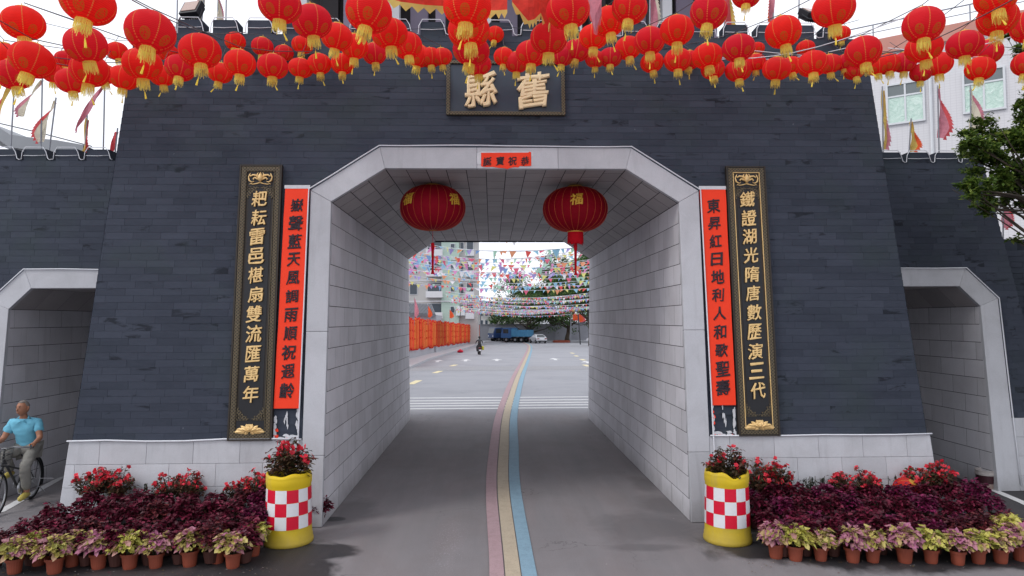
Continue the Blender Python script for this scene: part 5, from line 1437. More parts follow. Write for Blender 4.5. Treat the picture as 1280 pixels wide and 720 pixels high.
# low building with dark eaves on the left
M['fascia'] = simple('grey_fascia', lin('8b8e93'), .6, .12, 2)
eb = thing('low_building', 'low building with dark flat eaves behind the left side wall', 'building', (-16, 24, 0))
p0, p1 = at_y(-20, 162, 22), at_y(112, 192, 24)
m = MB(); m.bx(-34, -11.6, 24.6, 34, 0, 7.6); m.build('wall', M['paleplaster'], eb)
m = MB(); zt = at_y(20, 172, 22.6).z
pts = [(at_y(u, v, 22.6)) for u, v in [(-60, 145), (-20, 150), (0, 160), (12, 168), (40, 172), (70, 175), (104, 181)]]
top = [(p.x, p.z) for p in pts]; bot = [(p.x, p.z-.42) for p in pts]
for (xa, za), (xb, zb2) in zip(top, top[1:]):
    m.add([(xa, 22.6, za), (xb, 22.6, zb2), (xb, 22.6, zb2-.42), (xa, 22.6, za-.42), (xa, 30, za), (xb, 30, zb2), (xb, 30, zb2-.42), (xa, 30, za-.42)], [(0, 3, 2, 1), (0, 1, 5, 4), (3, 7, 6, 2), (4, 5, 6, 7)])
m.build('eaves', M['fascia'], eb)
m = MB(); m.bx(-34, top[-1][0]-.3, 23.2, 24.59, 6.0, 7.9); m.build('dark_frieze', M['darkwood'], eb)
w_ = [at_y(0, 155, 16), at_y(110, 187, 16)]; m = MB(); m.tube([at_y(-10, 152, 16), at_y(50, 166, 16), at_y(115, 183, 16)], .012, 4); tag(m.build('cable', M['wire_dark']), 'thin cable sagging in front of the low building on the left', 'cable')

# ---- what is seen through the passage
M['greywall'] = simple('grey_rendered_wall', lin('8c8d95'), .85, .08, .6); M['greywall2'] = simple('pale_concrete_wall', lin('a7a8ae'), .85, .08, .8)
M['coping'] = simple('wall_coping', lin('6c6e75'), .8, .1, 2)
yb = 122
wl_ = thing('boundary_wall', 'long grey wall with darker coping behind the trucks at the far bend', 'wall', (8, yb, ground(yb)))
g0 = ground(yb)
xa, xb = at_y(598, 410, yb).x, at_y(800, 410, yb).x
m = MB(); m.bx(xa-2, at_y(693, 400, yb).x, yb, yb+.3, g0, g0+2.85); m.build('wall_section', M['greywall'], wl_)
m = MB(); m.bx(at_y(693, 400, yb).x, xb+30, yb-.1, yb+.3, g0, g0+3.1); m.build('wall_section', M['greywall'], wl_)
m = MB(); m.bx(xa-2, at_y(693, 400, yb).x, yb-.1, yb+.4, g0+2.86, g0+3.05); m.bx(at_y(693, 400, yb).x, xb+30, yb-.2, yb+.4, g0+3.11, g0+3.3); m.build('coping', M['coping'], wl_)
# kerb strip and low white post before the wall
m = MB(); m.bx(xa, xb+30, yb-6, yb, g0, g0+.15); struct(m.build('far_pavement', M['greywall2']))
m = MB(); pv = [(at_g(512, 450).x-.9+1.5, 26), (at_g(512, 450).x+1.4, 42), (at_g(512, 450).x+1.5, at_g(512, 450).y), (at_g(555, 439).x+1.5, at_g(555, 439).y), (at_g(598, 428).x+1.2, at_g(598, 428).y)]
for (xa_, ya_), (xb_, yb2) in zip(pv, pv[1:]):
    za, zb_ = ground(ya_), ground(yb2)
    m.add([(xa_-1.7, ya_, za+.13), (xa_, ya_, za+.13), (xb_, yb2, zb_+.13), (xb_-1.7, yb2, zb_+.13), (xa_, ya_, za-.05), (xb_, yb2, zb_-.05)], [(0, 1, 2, 3), (1, 4, 5, 2)])
struct(m.build('roadside_pavement', simple('pale_pavement', lin('b4b4b8'), .85, .08, 1)))
# left roadside wall with the row of orange banners
lwall = thing('roadside_wall', 'low pale wall along the left of the road beneath the orange banners', 'wall', (-6, 50, 0))
lp = [(-6.9, 26), (-6.7, 38), (-6.6, 50), (-5.6, 75), (-3.6, 116)]
lp = [(at_g(512, 450).x-.9, 26), (at_g(512, 450).x-.2, 42), tuple(at_g(512, 450))[:2], tuple(at_g(555, 439))[:2], tuple(at_g(598, 428))[:2]]
for (x0, ya), (x1, yb_) in zip(lp, lp[1:]):
    m = MB(); za, zb_ = ground(ya), ground(yb_)
    m.add([(x0, ya, za-.1), (x1, yb_, zb_-.1), (x1, yb_, zb_+1.0), (x0, ya, za+1.0), (x0-.3, ya, za-.1), (x1-.3, yb_, zb_-.1), (x1-.3, yb_, zb_+1.0), (x0-.3, ya, za+1.0)],
          [(0, 1, 2, 3), (3, 2, 6, 7), (4, 7, 6, 5), (0, 3, 7, 4), (1, 5, 6, 2)]); m.build('wall_section', M['greywall2'], lwall)
fb = thing('banner_screen', 'long row of overlapping orange silk banners above the low roadside wall', 'banner', (-6.2, 50, 0))
M['orange'] = cloth('orange_silk', lin('de5238'), .45, .25); M['orangedk'] = cloth('deep_orange_silk', lin('cf3a30'), .4, .2); M['goldweave'] = cloth('golden_silk', lin('d97e42'), .45, .3)
Pn = []
tot = 0; segs = []
for (x0, ya), (x1, yb_) in zip(lp[1:], lp[2:]): segs.append(((x0, ya), (x1, yb_), math.hypot(x1-x0, yb_-ya)))
L_ = sum(s_[2] for s_ in segs)
def lpt(d):
    for a_, b_, l_ in segs:
        if d <= l_: f_ = d/l_; return (a_[0]+(b_[0]-a_[0])*f_, a_[1]+(b_[1]-a_[1])*f_)
        d -= l_
    return segs[-1][1]
bd = 0.0; i = 0
while bd < L_-1.0:
    wdt = 2.0; (x0, ya), (x1, yb_) = lpt(bd), lpt(bd+wdt); za = (ground(ya)+ground(yb_))/2
    h1 = 3.35+.07*math.sin(i*1.7)-.45*min(1, max(0, (ya-50)/60)); h0 = .85+.10*math.sin(i*2.3)-.35*min(1, max(0, (ya-50)/60))
    m = MB(); e = MB(); d = MB(); n = 10; off = .12
    for k_ in range(n):
        t0, t1 = k_/n, (k_+1)/n
        def cp_(t_, z): return Vector((x0+(x1-x0)*t_+off+.13*math.sin(t_*19+i), ya+(yb_-ya)*t_+.06*math.sin(z*3+i), za+z))
        sag = lambda t_: .18*math.sin(math.pi*t_)
        m.add([cp_(t0, h0+.1-sag(t0)*.5), cp_(t1, h0+.1-sag(t1)*.5), cp_(t1, h1-.08-sag(t1)), cp_(t0, h1-.08-sag(t0))], [(0, 1, 2, 3)], 0 if k_ % 2 else 1)
        e.add([cp_(t0, h1-.08-sag(t0)), cp_(t1, h1-.08-sag(t1)), cp_(t1, h1-sag(t1)), cp_(t0, h1-sag(t0))], [(0, 1, 2, 3)])
        e.add([cp_(t0, h0-sag(t0)*.5), cp_(t1, h0-sag(t1)*.5), cp_(t1, h0+.1-sag(t1)*.5), cp_(t0, h0+.1-sag(t0)*.5)], [(0, 1, 2, 3)])
    for z_ in (.3, .55, .8):
        for k_ in range(n): 
            if (k_+i) % 2: e.add([cp_(k_/n+.01, h0+(h1-h0)*z_)+Vector((.02, 0, 0)), cp_((k_+.6)/n, h0+(h1-h0)*z_)+Vector((.02, 0, 0)), cp_((k_+.6)/n, h0+(h1-h0)*z_+.12)+Vector((.02, 0, 0)), cp_(k_/n+.01, h0+(h1-h0)*z_+.12)+Vector((.02, 0, 0))], [(0, 1, 2, 3)])
    b_ = m.build('silk_banner', [M['orange'], M['goldweave']], fb); e.build('red_border', M['orangedk'], b_, (0, 0, 0), kind='stuff')
    bd += 1.6; i += 1
for i, (u, v, hh, c) in enumerate([(518, 397, 26, 'flag_pink'), (535, 397, 16, 'flag_orange'), (562, 398, 12, 'flag_orange'), (592, 397, 12, 'flag_red')]):
    y = [50, 58, 75, 105][i]; A = at_y(u, v, y); k_ = y/FPX; flag(A-Vector((0, 0, .6)), A+Vector((0, 0, hh*k_)), hh*k_*.9, 5*k_, 1, c, c, 'small %s flag above the orange banners, %s from the left' % (['pink', 'orange', 'orange', 'red'][i], ord_(i+1)), .0, 30+i, 'small flags along the left roadside wall')
# apartment block on the left, far
M['aptwall'] = simple('pale_apartment_wall', lin('b7b5b3'), .85, .07, .3); M['aptgreen'] = simple('pale_green_apartment_wall', lin('a9bcb2'), .85, .06, .3)
M['darkglass'] = simple('dark_window_glass', lin('3b4550'), .2, .3, .8, spec=.7)
ya = 100.; ab = thing('apartment_block', 'tall pale apartment block with balconies left of the far road', 'building', (-8, ya, ground(ya)))
def ax(u): return at_y(u, 350, ya).x
def az(v): return at_y(560, v, ya).z
x0, x1 = ax(470), ax(597)
m = MB(); m.bx(x0, ax(552), ya, ya+12, ground(ya), 22); m.build('wall', M['aptwall'], ab)
m = MB(); m.bx(ax(552)+.001, ax(574), ya-.5, ya+12, ground(ya), 22.4); m.build('stair_tower', M['aptgreen'], ab)
m = MB(); m.bx(ax(574)+.001, x1, ya, ya+12, ground(ya), 22); m.build('wall', M['aptwall'], ab)
m = MB(); m.bx(x0, x1, ya-.6, ya+12.2, 22.41, 22.9); m.build('roof', M['coping'], ab)
for f_ in range(7):
    zc = az(361)+3.05*(f_-1)
    for (ua, ub, hh, kind) in ((480, 505, 1.9, 1), (512, 522, 1.7, 0), (534, 553, 1.9, 1), (563, 569, 1.0, 0), (575, 580, 1.5, 0), (583, 592, 2.0, 1)):
        xa_, xb_ = ax(ua), ax(ub)
        yy_ = ya-.52 if 552 < ua < 574 else ya-.02
        fr = MB(); fr.bx(xa_, xb_, yy_-.06, yy_, zc-hh/2, zc+hh/2); w = fr.build('window', M['winframe'], ab)
        g_ = MB(); g_.bx(xa_+.08, xb_-.08, yy_-.1, yy_-.061, zc-hh/2+.08, zc+hh/2-.08); g_.build('pane', M['darkglass'], w, (0, 0, 0))
        if kind:
            b_ = MB(); b_.bx(xa_-.1, xb_+.1, ya-1.2, ya-.001, zc-hh/2-.35, zc-hh/2-.2); b_.bx(xa_-.1, xb_+.1, ya-1.2, ya-1.12, zc-hh/2-.2, zc-hh/2+.55)
            b_.build('balcony', M['paleplaster'], ab)
    m = MB(); m.bx(x0, x1-.1, ya-.7, ya-.53, zc+1.15, zc+1.3); m.build('floor_ledge', M['paleplaster'], ab)
for (u, v) in ((573, 389), (579, 389)):
    m = MB(); m.box((ax(u), ya-.9, az(v)), (.6, .5, 1.3)); m.build('wall_box', M['winframe'], ab, bevel=.03)
# roof tiles of a lean-to in front
lt = thing('lean_to_roof', 'grey ribbed lean-to roof before the apartment block on the left', 'roof', (-10, 70, 0))
A, B, C_, D = at_y(505, 392, 66), at_y(545, 394, 66), at_y(540, 381, 74), at_y(500, 379, 74); m = MB()
for k_ in range(22):
    f0, f1 = k_/22, (k_+.55)/22
    m.prism([A.lerp(B, f0), A.lerp(B, f1), D.lerp(C_, f1), D.lerp(C_, f0)], (0, 0, .12))
m.prism([A, B, C_, D], (0, 0, -.1)); m.build('roof_sheet', M['coping'], lt); m = MB(); m.bx(A.x, B.x, 66.5, 74, ground(70), A.z-.15); m.build('wall', M['greywall2'], lt)
# low far building in the gap
y2 = 150; fb2 = thing('far_low_building', 'low pale building with small windows in the gap behind the trucks', 'building', (0, y2, ground(y2)))
def a2(u, v): return at_y(u, v, y2)
m = MB(); m.bx(a2(596, 400).x, a2(662, 400).x, y2, y2+14, ground(y2), a2(620, 376).z); m.build('wall', M['aptwall'], fb2)
m = MB(); m.bx(a2(596, 400).x, a2(662, 400).x, y2-1, y2-.05, a2(620, 386).z, a2(620, 384).z); m.build('ledge', M['paleplaster'], fb2)
for u in (602, 608, 614, 620, 627, 634, 641):
    for v in (380, 392, 403):
        p = a2(u, v); f = MB(); f.bx(p.x-.35, p.x+.35, y2-.06, y2, p.z-.55, p.z+.55); w = f.build('window', M['winframe'], fb2); g_ = MB(); g_.bx(p.x-.28, p.x+.28, y2-.08, y2-.061, p.z-.48, p.z+.48); g_.build('pane', M['darkglass'], w, (0, 0, 0))
# poles
for i, (ub, vb, ut, vt, y, r_, nm, c) in enumerate([(600.5, 428, 600.5, 373, 108, .09, 'grey utility pole at the end of the orange banners', 'pole'), (713.5, 428.5, 713.5, 384, 112, .10, 'pale upright pole under the trees at the right', 'pole'), (725.5, 431, 721.5, 376, 100, .09, 'dark leaning pole under the trees at the right', 'pole')]):
    A, B = at_y(ub, vb, y), at_y(ut, vt, y); m = MB(); m.tube([A, B], r_, 8); tag(m.build('utility_pole', M['pole'] if i < 2 else M['wire_dark']), nm, 'pole')
for i, (u, v, c) in enumerate([(716, 389, 'flag_orange'), (723, 391, 'flag_orange')]):
    A = at_y(u, v+12, 110); B = at_y(u, v, 110); flag(A, B, 1.4, 1.1, 1, c, 'flag_red', 'orange flag by the %s pole under the right trees' % ('upright' if i == 0 else 'leaning'), 0, 50+i, 'orange flags under the right trees')

# ================================================================== TREES
M['bark'] = simple('tree_bark', lin('4a4239'), .9, .3, 5, bump=.5, bscale=12)
M['leafA'] = leafmat('tree_leaf', [(0, lin('3c5224')), (.4, lin('506a2c')), (.75, lin('6f8c3a')), (1, lin('a0b055'))], transl=.45)
M['leafB'] = leafmat('far_tree_leaf', [(0, lin('2c4423')), (.5, lin('486838')), (.85, lin('658746')), (1, lin('8ba85a'))], transl=.4)
def tree(name, label, base, trunk_top, r0, clumps, nleaf, lsize, mat, seed, group=None, cat='tree', flatleaf=False, extra=()):
    """clumps: (centre, radius); limbs run from the trunk to each clump, leaves fill clumps unevenly"""
    r_ = random.Random(seed); t = thing(name, label, cat, base, group); base = Vector(base); tt = Vector(trunk_top)
    m = MB(); m.smooth = True
    pts = [base.lerp(tt, k_/4)+Vector((r_.uniform(-.1, .1), r_.uniform(-.1, .1), 0))*r0*3*(k_ > 0) for k_ in range(5)]
    m.tube(pts, [r0*1.5, r0, r0*.9, r0*.82, r0*.7], 9)
    tw = []
    for c, rad in clumps:
        c = Vector(c); s_ = pts[r_.choice((2, 3, 4))]; mid = s_.lerp(c, .5)+Vector((0, 0, -.12*(c-s_).length*r_.uniform(0, 1)))
        m.tube([s_, s_.lerp(mid, .5)+Vector((r_.uniform(-.1, .1),)*3), mid, c], [r0*.45, r0*.28, r0*.16, r0*.05], 6)
        for k_ in range(5):
            e = c+Vector((r_.gauss(0, 1), r_.gauss(0, 1), r_.gauss(0, .7)))*rad*.55; m.tube([mid.lerp(c, r_.random()), e], [r0*.12, r0*.03], 4); tw.append((e, rad))
    m.build('trunk', M['bark'], t)
    l = MB(); vols = [rd**2 for _, rd in clumps]; sv = sum(vols)
    for (c, rad), v in zip(clumps, vols):
        c = Vector(c); sub = [c+Vector((r_.gauss(0, .5), r_.gauss(0, .5), r_.gauss(0, .38)))*rad for _ in range(9)]
        for i in range(int(nleaf*v/sv)):
            s_ = r_.choice(sub); p = s_+Vector((r_.gauss(0, .2), r_.gauss(0, .2), r_.gauss(0, .13)))*rad
            d = Vector((r_.gauss(0, 1), r_.gauss(0, 1), r_.gauss(-.15, .5))).normalized(); L = lsize*r_.uniform(.6, 1.25); s2 = d.cross(Vector((r_.gauss(0, .4), r_.gauss(0, .4), 1))).normalized()*L*.25
            l.add([p, p+d*L*.45+s2, p+d*L, p+d*L*.45-s2], [(0, 1, 2, 3)])
    for c, rad in extra:  # extra clumps and their branches, added for the shade they cast
        c = Vector(c); s_ = pts[4]; m2 = MB(); m2.tube([s_, s_.lerp(c, .5), c], [r0*.3, r0*.2, r0*.06], 5); m2.build('added_limb', M['bark'], t)
        for i in range(900):
            p = c+Vector((r_.gauss(0, .42), r_.gauss(0, .42), r_.gauss(0, .3)))*rad
            d = Vector((r_.gauss(0, 1), r_.gauss(0, 1), r_.gauss(-.15, .5))).normalized(); L = lsize*1.5*r_.uniform(.6, 1.25); s2 = d.cross(Vector((r_.gauss(0, .4), r_.gauss(0, .4), 1))).normalized()*L*.25
            l.add([p, p+d*L*.45+s2, p+d*L, p+d*L*.45-s2], [(0, 1, 2, 3)])
    l.build('crown', M[mat], t, kind='stuff')
    return t
# near tree reaching in from the right
yr = 8.9
shade_clumps = []  # unseen leaf clumps added out of view to darken the right side wall
rq = random.Random(4)
for k_ in range(26):
    shade_clumps.append((Vector((rq.uniform(8.6, 12.5), rq.uniform(6.0, 10.4), rq.uniform(4.3, 7.2))), rq.uniform(.6, .95)))
shade_clumps = [(c, r_) for c, r_ in shade_clumps if 640+FPX*((c-CAMP).dot(R2)-r_*1.1)/(c-CAMP).dot(FW) > 1290]
cl_ = []
for (u, v, rp, dy) in [(1262, 175, 26, 0), (1235, 170, 20, .3), (1215, 178, 16, -.2), (1245, 205, 20, 0), (1220, 200, 14, .2), (1275, 215, 24, .3), (1252, 228, 16, 0), (1225, 237, 13, -.3), (1208, 232, 10, -.2), (1240, 250, 12, .1), (1262, 245, 14, .4), (1229, 262, 9, 0), (1290, 150, 24, .2), (1300, 190, 30, 0), (1284, 255, 14, .3), (1278, 130, 9, 0), (1270, 300, 5, .2), (1320, 120, 36, .4), (1330, 220, 30, .2), (1285, 45, 14, .2), (1275, 62, 9, 0), (1310, 20, 30, .3), (1268, 40, 7, 0)]:
    p = at_y(u, v, yr+dy); cl_.append((p, rp*yr/FPX*1.15))
tree('street_tree', 'leafy green tree reaching in from the right edge before the side wall', (9.6, 9.6, 0), (9.3, 9.3, 4.2), .14, cl_, 30000, .072, 'leafA', 3, extra=shade_clumps)
# trees through the arch
def far_tree(label, base, H, R_, seed, n=6000, ls=.42, trunk=.25):
    r_ = random.Random(seed); b = Vector(base); cs = []
    for k_ in range(16):
        a = r_.uniform(0, 6.28); q = r_.random()**.5*R_; cs.append(((b.x+math.cos(a)*q, b.y+math.sin(a)*q*.8, b.z+H*r_.uniform(.42, .95)*(1-.25*(q/R_)**2)), R_*r_.uniform(.28, .46)))
    tree('roadside_tree', label, b, b+Vector((r_.uniform(-.6, .6), 0, H*.33)), trunk, cs, n, ls, 'leafB', seed, 'trees beyond the gate')
far_tree('broad dark tree with a forked trunk right of the blue trucks', (at_y(661, 420, 120).x, 119.5, ground(120)), 9.0, 6.0, 1, 9000, .42, .42)
far_tree('bushy tree with a bare lower trunk behind the white car', (at_y(709, 420, 116).x, 116, ground(116)), 9.5, 4.6, 2, 8000, .4, .35)
far_tree('tall dark tree at the right edge of the passage view', (at_y(742, 420, 90).x, 92, ground(92)), 13.5, 4.4, 3, 12000, .36, .3)
far_tree('tree behind the grey wall, left of the others', (at_y(632, 400, 135).x, 134, ground(134)), 7.0, 4.2, 4, 5000, .42, .25)
far_tree('large tree behind the grey wall in the middle', (at_y(690, 400, 140).x, 140, ground(140)), 15.5, 9.5, 5, 26000, .55, .35)
far_tree('tree behind the grey wall close to the right jamb', (at_y(728, 400, 132).x, 132, ground(132)), 17, 6.5, 6, 20000, .46, .35)
# planting round the trunks
for i, (u, y) in enumerate([(702, 114), (651, 118)]):
    p = at_y(u, 428, y); m = MB(); m.lathe([(1.5, 0), (1.5, .3), (1.3, .35), (1.2, .25)], 14, (p.x, p.y, ground(y))); m.build('x', M['terracotta']).name = 'tree_planter'
    o = COL.objects[-1]; tag(o, 'low red brown planter ring round the %s tree' % ('bushy' if i == 0 else 'forked'), 'planter')

# ================================================================== BUNTING ACROSS THE ROAD BEYOND
BC = ['e2718a', 'e2605c', '86a8d8', 'e4df8c', 'df94c6', 'ac9fd8', 'aed6c0', 'eba27c', 'eeeef2', '98c8e0']
bm = []
for i, c in enumerate(BC): bm.append(cloth('bunting_cloth_%s' % ['rose', 'red', 'blue', 'yellow', 'magenta', 'violet', 'green', 'orange', 'white', 'sky'][i], lin(c), .55, .1))
br_ = random.Random(9)
fl_me = []
for i, c in enumerate(bm):
    m = MB(); w, h = .115, .27
    m.add([(-w, 0, 0), (w, 0, 0), (w*.5, .015, -h*.5), (0, 0, -h), (-w*.5, .015, -h*.5)], [(0, 1, 2, 4), (4, 2, 3)]); fl_me.append(m.mesh('flag', c))
ystr = [21.5+1.3*i for i in range(20)]+[70+1.8*i for i in range(22)]
nsmall = 0
for j, y in enumerate(ystr):
    nm = 'string of coloured triangular flags over the far road, %s from the gate' % ord_(j+1)
    z = 6.1-.006*(y-23)+br_.uniform(-.7, .45)-(.4 if y > 60 else 0)-(.6 if y > 85 else 0); xa, xb = (-5.2, 6.2) if y < 40 else (-7.5, 9.5) if y < 70 else (-5, 14)
    sl = br_.uniform(-.9, .9); sagv = .5+.25*br_.random()
    bt = thing('bunting', nm, 'bunting', ((xa+xb)/2, y, z), 'strings of bunting over the road')
    m = MB(); pts = []
    for k_ in range(25):
        f = k_/24; pts.append(Vector((xa+(xb-xa)*f, y+sl*(f-.5)*4, z-sagv*math.sin(math.pi*f)+sl*(f-.5))))
    m.tube(pts, .012 if y < 60 else .02, 3); m.build('cord', M['wire_white'], bt)
    st_ = MB(); step = .29 if y < 40 else .28 if y < 60 else .26
    n = int((xb-xa)/step); mats = bm
    for k_ in range(n):
        f = (k_+.5)/n; p = Vector((xa+(xb-xa)*f, y+sl*(f-.5)*4, z-sagv*math.sin(math.pi*f)+sl*(f-.5)))
        if br_.random() < .2: continue
        sc = br_.uniform(.65, 1.25); rx, rz = br_.uniform(-1.1, 1.1), br_.uniform(-1.2, 1.2); c = br_.randrange(len(bm))
        if j < 9:
            o = link0('flag', fl_me[c], bt, p-bt.location); o.rotation_euler = (rx, br_.uniform(-.3, .3), rz); o.scale = (sc,)*3
        else:
            Rm = Matrix.Rotation(rz, 3, 'Z') @ Matrix.Rotation(rx, 3, 'X'); w, h = .13*sc*1.1, .28*sc
            st_.add([p+Rm @ Vector(q) for q in ((-w, 0, 0), (w, 0, 0), (0, 0, -h))], [(0, 1, 2)], c)
    if st_.v: st_.build('flags', bm, bt, kind='stuff')

# ================================================================== FIGURES
def skin(name, chains, radii, mat, parent, root=0, sub=1, crease=0):
    """chains: lists of joint names along connected edges; radii: name -> (pos, r)"""
    idx = {}; vs = []; es = []
    for ch in chains:
        for a in ch:
            if a not in idx: idx[a] = len(vs); vs.append(tuple(radii[a][0]))
        for a, b in zip(ch, ch[1:]): es.append((idx[a], idx[b]))
    me = bpy.data.meshes.new(name); me.from_pydata(vs, es, [])
    o = bpy.data.objects.new(name, me); COL.objects.link(o)
    o.modifiers.new('skin', 'SKIN'); sk = me.skin_vertices[0].data if me.skin_vertices else None
    if sk is None:
        return o
    for a, i in idx.items():
        r = radii[a][1]; sk[i].radius = (r, r) if not isinstance(r, tuple) else r
        sk[i].use_root = (i == root)
    o.modifiers[0].use_smooth_shade = True
    s = o.modifiers.new('sub', 'SUBSURF'); s.levels = sub; s.render_levels = sub
    dg = bpy.context.evaluated_depsgraph_get(); m2 = bpy.data.meshes.new_from_object(o.evaluated_get(dg)); bpy.data.objects.remove(o)
    m2.name = name; m2.materials.clear(); m2.materials.append(mat)
    for p in m2.polygons: p.use_smooth = True
    if crease:          # soft folds pushed into the cloth
        for v in m2.vertices:
            c = v.co; n_ = noise.noise(Vector((c.x*9, c.y*9, c.z*22)))*.5+noise.noise(Vector((c.x*20+3, c.y*20, c.z*34)))*.3
            v.co = c+v.normal*n_*crease
    return link0(name, m2, parent)
M['skin'] = simple('weathered_skin', lin('9c6c54'), .55, .12, 14); M['shirt'] = simple('light_blue_shirt', lin('6db3cc'), .85, .16, 9, bump=1, bscale=9)
M['trouser'] = simple('grey_trousers', lin('7f7d78'), .9, .2, 8, bump=1, bscale=10); M['shoe'] = simple('yellow_shoes', lin('b5a554'), .6, .1, 10)
M['hair'] = simple('cropped_grey_hair', lin('77716d'), .8, .3, 60); M['tyre'] = simple('black_rubber', lin('17171a'), .7, .2, 20); M['bikeblk'] = simple('black_enamel', lin('1b1d22'), .35, .2, 10, spec=.6)
M['chrome'] = simple('dull_chrome', lin('9a9ca0'), .35, .1, 20, metal=.7); M['eyew'] = simple('dark_eye', lin('201a18'), .3)
# ---- bicycle coming out of the left passage
gx = at_z(33, 624, 0); BX, BY, TH = gx.x+.07, gx.y-.0, R(10)
bk = thing('bicycle', 'black city bicycle with a front basket in the left side passage', 'bicycle', (BX, BY, 0), None, (0, 0, TH))
WR = .325
def wheel(y, nm):
    m = MB(); m.smooth = True; m.tube([(0, y+math.cos(2*math.pi*i/36)*(WR-.018), WR+math.sin(2*math.pi*i/36)*(WR-.018)) for i in range(36)], .019, 8, close=True)
    w = m.build(nm, M['tyre'], bk, (0, 0, 0))
    m = MB(); m.tube([(0, y+math.cos(2*math.pi*i/36)*(WR-.045), WR+math.sin(2*math.pi*i/36)*(WR-.045)) for i in range(36)], .010, 6, close=True); m.build('rim', M['chrome'], w, (0, 0, 0))
    m = MB()
    for i in range(18):
        a = 2*math.pi*i/18; m.tube([((-1)**i*.02, y, WR), (0, y+math.cos(a)*(WR-.045), WR+math.sin(a)*(WR-.045))], .0018, 3)
    m.tube([(-.05, y, WR), (.05, y, WR)], .018, 8); m.build('spokes', M['chrome'], w, (0, 0, 0))
wheel(0, 'rear_wheel'); wheel(-1.06, 'front_wheel')
m = MB(); m.smooth = True
bb = (0, -.43, .28); st = (0, -.22, .70); hd = (0, -.86, .78)
for a, b, r_ in ((bb, st, .016), (bb, hd, .018), ((0, -.30, .52), (0, -.87, .70), .014), ((.03, 0, WR), (.02, -.43, .28), .009), ((-.03, 0, WR), (-.02, -.43, .28), .009), ((.03, 0, WR), (.01, -.24, .66), .008), ((-.03, 0, WR), (-.01, -.24, .66), .008), (hd, (0, -.88, .68), .02), ((0, -.88, .68), (0, -.91, .62), .02), ((.03, -.91, .62), (.035, -1.06, WR), .010), ((-.03, -.91, .62), (-.035, -1.06, WR), .010), ((0, -.86, .78), (0, -.83, .93), .012)): m.tube([a, b], r_, 7)
m.build('frame', M['bikeblk'], bk, (0, 0, 0))
m = MB(); m.smooth = True; m.tube([(.28, -.62, .90), (.27, -.74, .92), (.14, -.84, .945), (0, -.84, .93), (-.14, -.84, .945), (-.27, -.74, .92), (-.28, -.62, .90)], .011, 7); m.build('handlebar', M['chrome'], bk, (0, 0, 0))
m = MB(); m.smooth = True; m.tube([(0, -.32, .735), (0, -.22, .745), (0, -.13, .75), (0, -.08, .745)], [.02, .04, .085, .07], 10); m.build('saddle', M['bikeblk'], bk, (0, 0, 0))
m = MB()
for i in range(26):
    a0 = R(-30+i*8); a1 = R(-30+(i+1)*8); p = [(sx*.03, math.cos(a)*(WR+.02)*1, WR+math.sin(a)*(WR+.02)) for a in (a0, a1) for sx in (-1, 1)]; m.add(p, [(0, 1, 3, 2)])
m.build('rear_mudguard', M['bikeblk'], bk, (0, 0, 0))
m = MB(); m.box((0, .06, .70), (.11, .34, .012)); m.tube([(.05, 0, WR), (.05, .1, .69)], .005, 5); m.tube([(-.05, 0, WR), (-.05, .1, .69)], .005, 5); m.build('carrier', M['bikeblk'], bk, (0, 0, 0))
m = MB(); m.tube([(0.02, -.02, .28), (.10, .22, .06)], .007, 5); m.tube([(.05, -.05, .33), (.30, .02, .30)], .006, 5); m.build('kickstand', M['chrome'], bk, (0, 0, 0))
m = MB(); bx_, by_, bz = 0, -1.08, .72
for zz, f in ((0, .8), (.08, .87), (.16, .94), (.24, 1)): 
    w, l = .17*f, .13*f; m.tube([(w, by_-l, bz+zz), (w, by_+l, bz+zz), (-w, by_+l, bz+zz), (-w, by_-l, bz+zz)], .005, 4, close=True)
for i in range(9):
    f = -1+2*i/8
    for sy in (-1, 1): m.tube([(f*.17*.8, by_+sy*.13*.8, bz), (f*.17, by_+sy*.13, bz+.24)], .003, 3)
    for sx in (-1, 1): m.tube([(sx*.17*.8, by_+f*.13*.8, bz), (sx*.17, by_+f*.13, bz+.24)], .003, 3)
m.build('basket', M['bikeblk'], bk, (0, 0, 0))
m = MB(); m.smooth = True; m.tube([(0.03, -.43, .28), (.06, -.43, .28)], .09, 18); m.tube([(.06, -.43, .28), (.07, -.50, .13)], .009, 5); m.box((.12, -.50, .125), (.1, .07, .02)); m.tube([(-.06, -.43, .28), (-.07, -.36, .43)], .009, 5); m.box((-.12, -.36, .43), (.1, .07, .02)); m.build('crankset', M['chrome'], bk, (0, 0, 0))
# ---- the rider
mn = thing('person', 'grey haired man in a light blue polo shirt riding the bicycle', 'person', (BX+.17*math.sin(TH), BY-.17*math.cos(TH), 0), None, (0, 0, TH))
def J(x, y, z, r): return (Vector((x, y, z)), r)
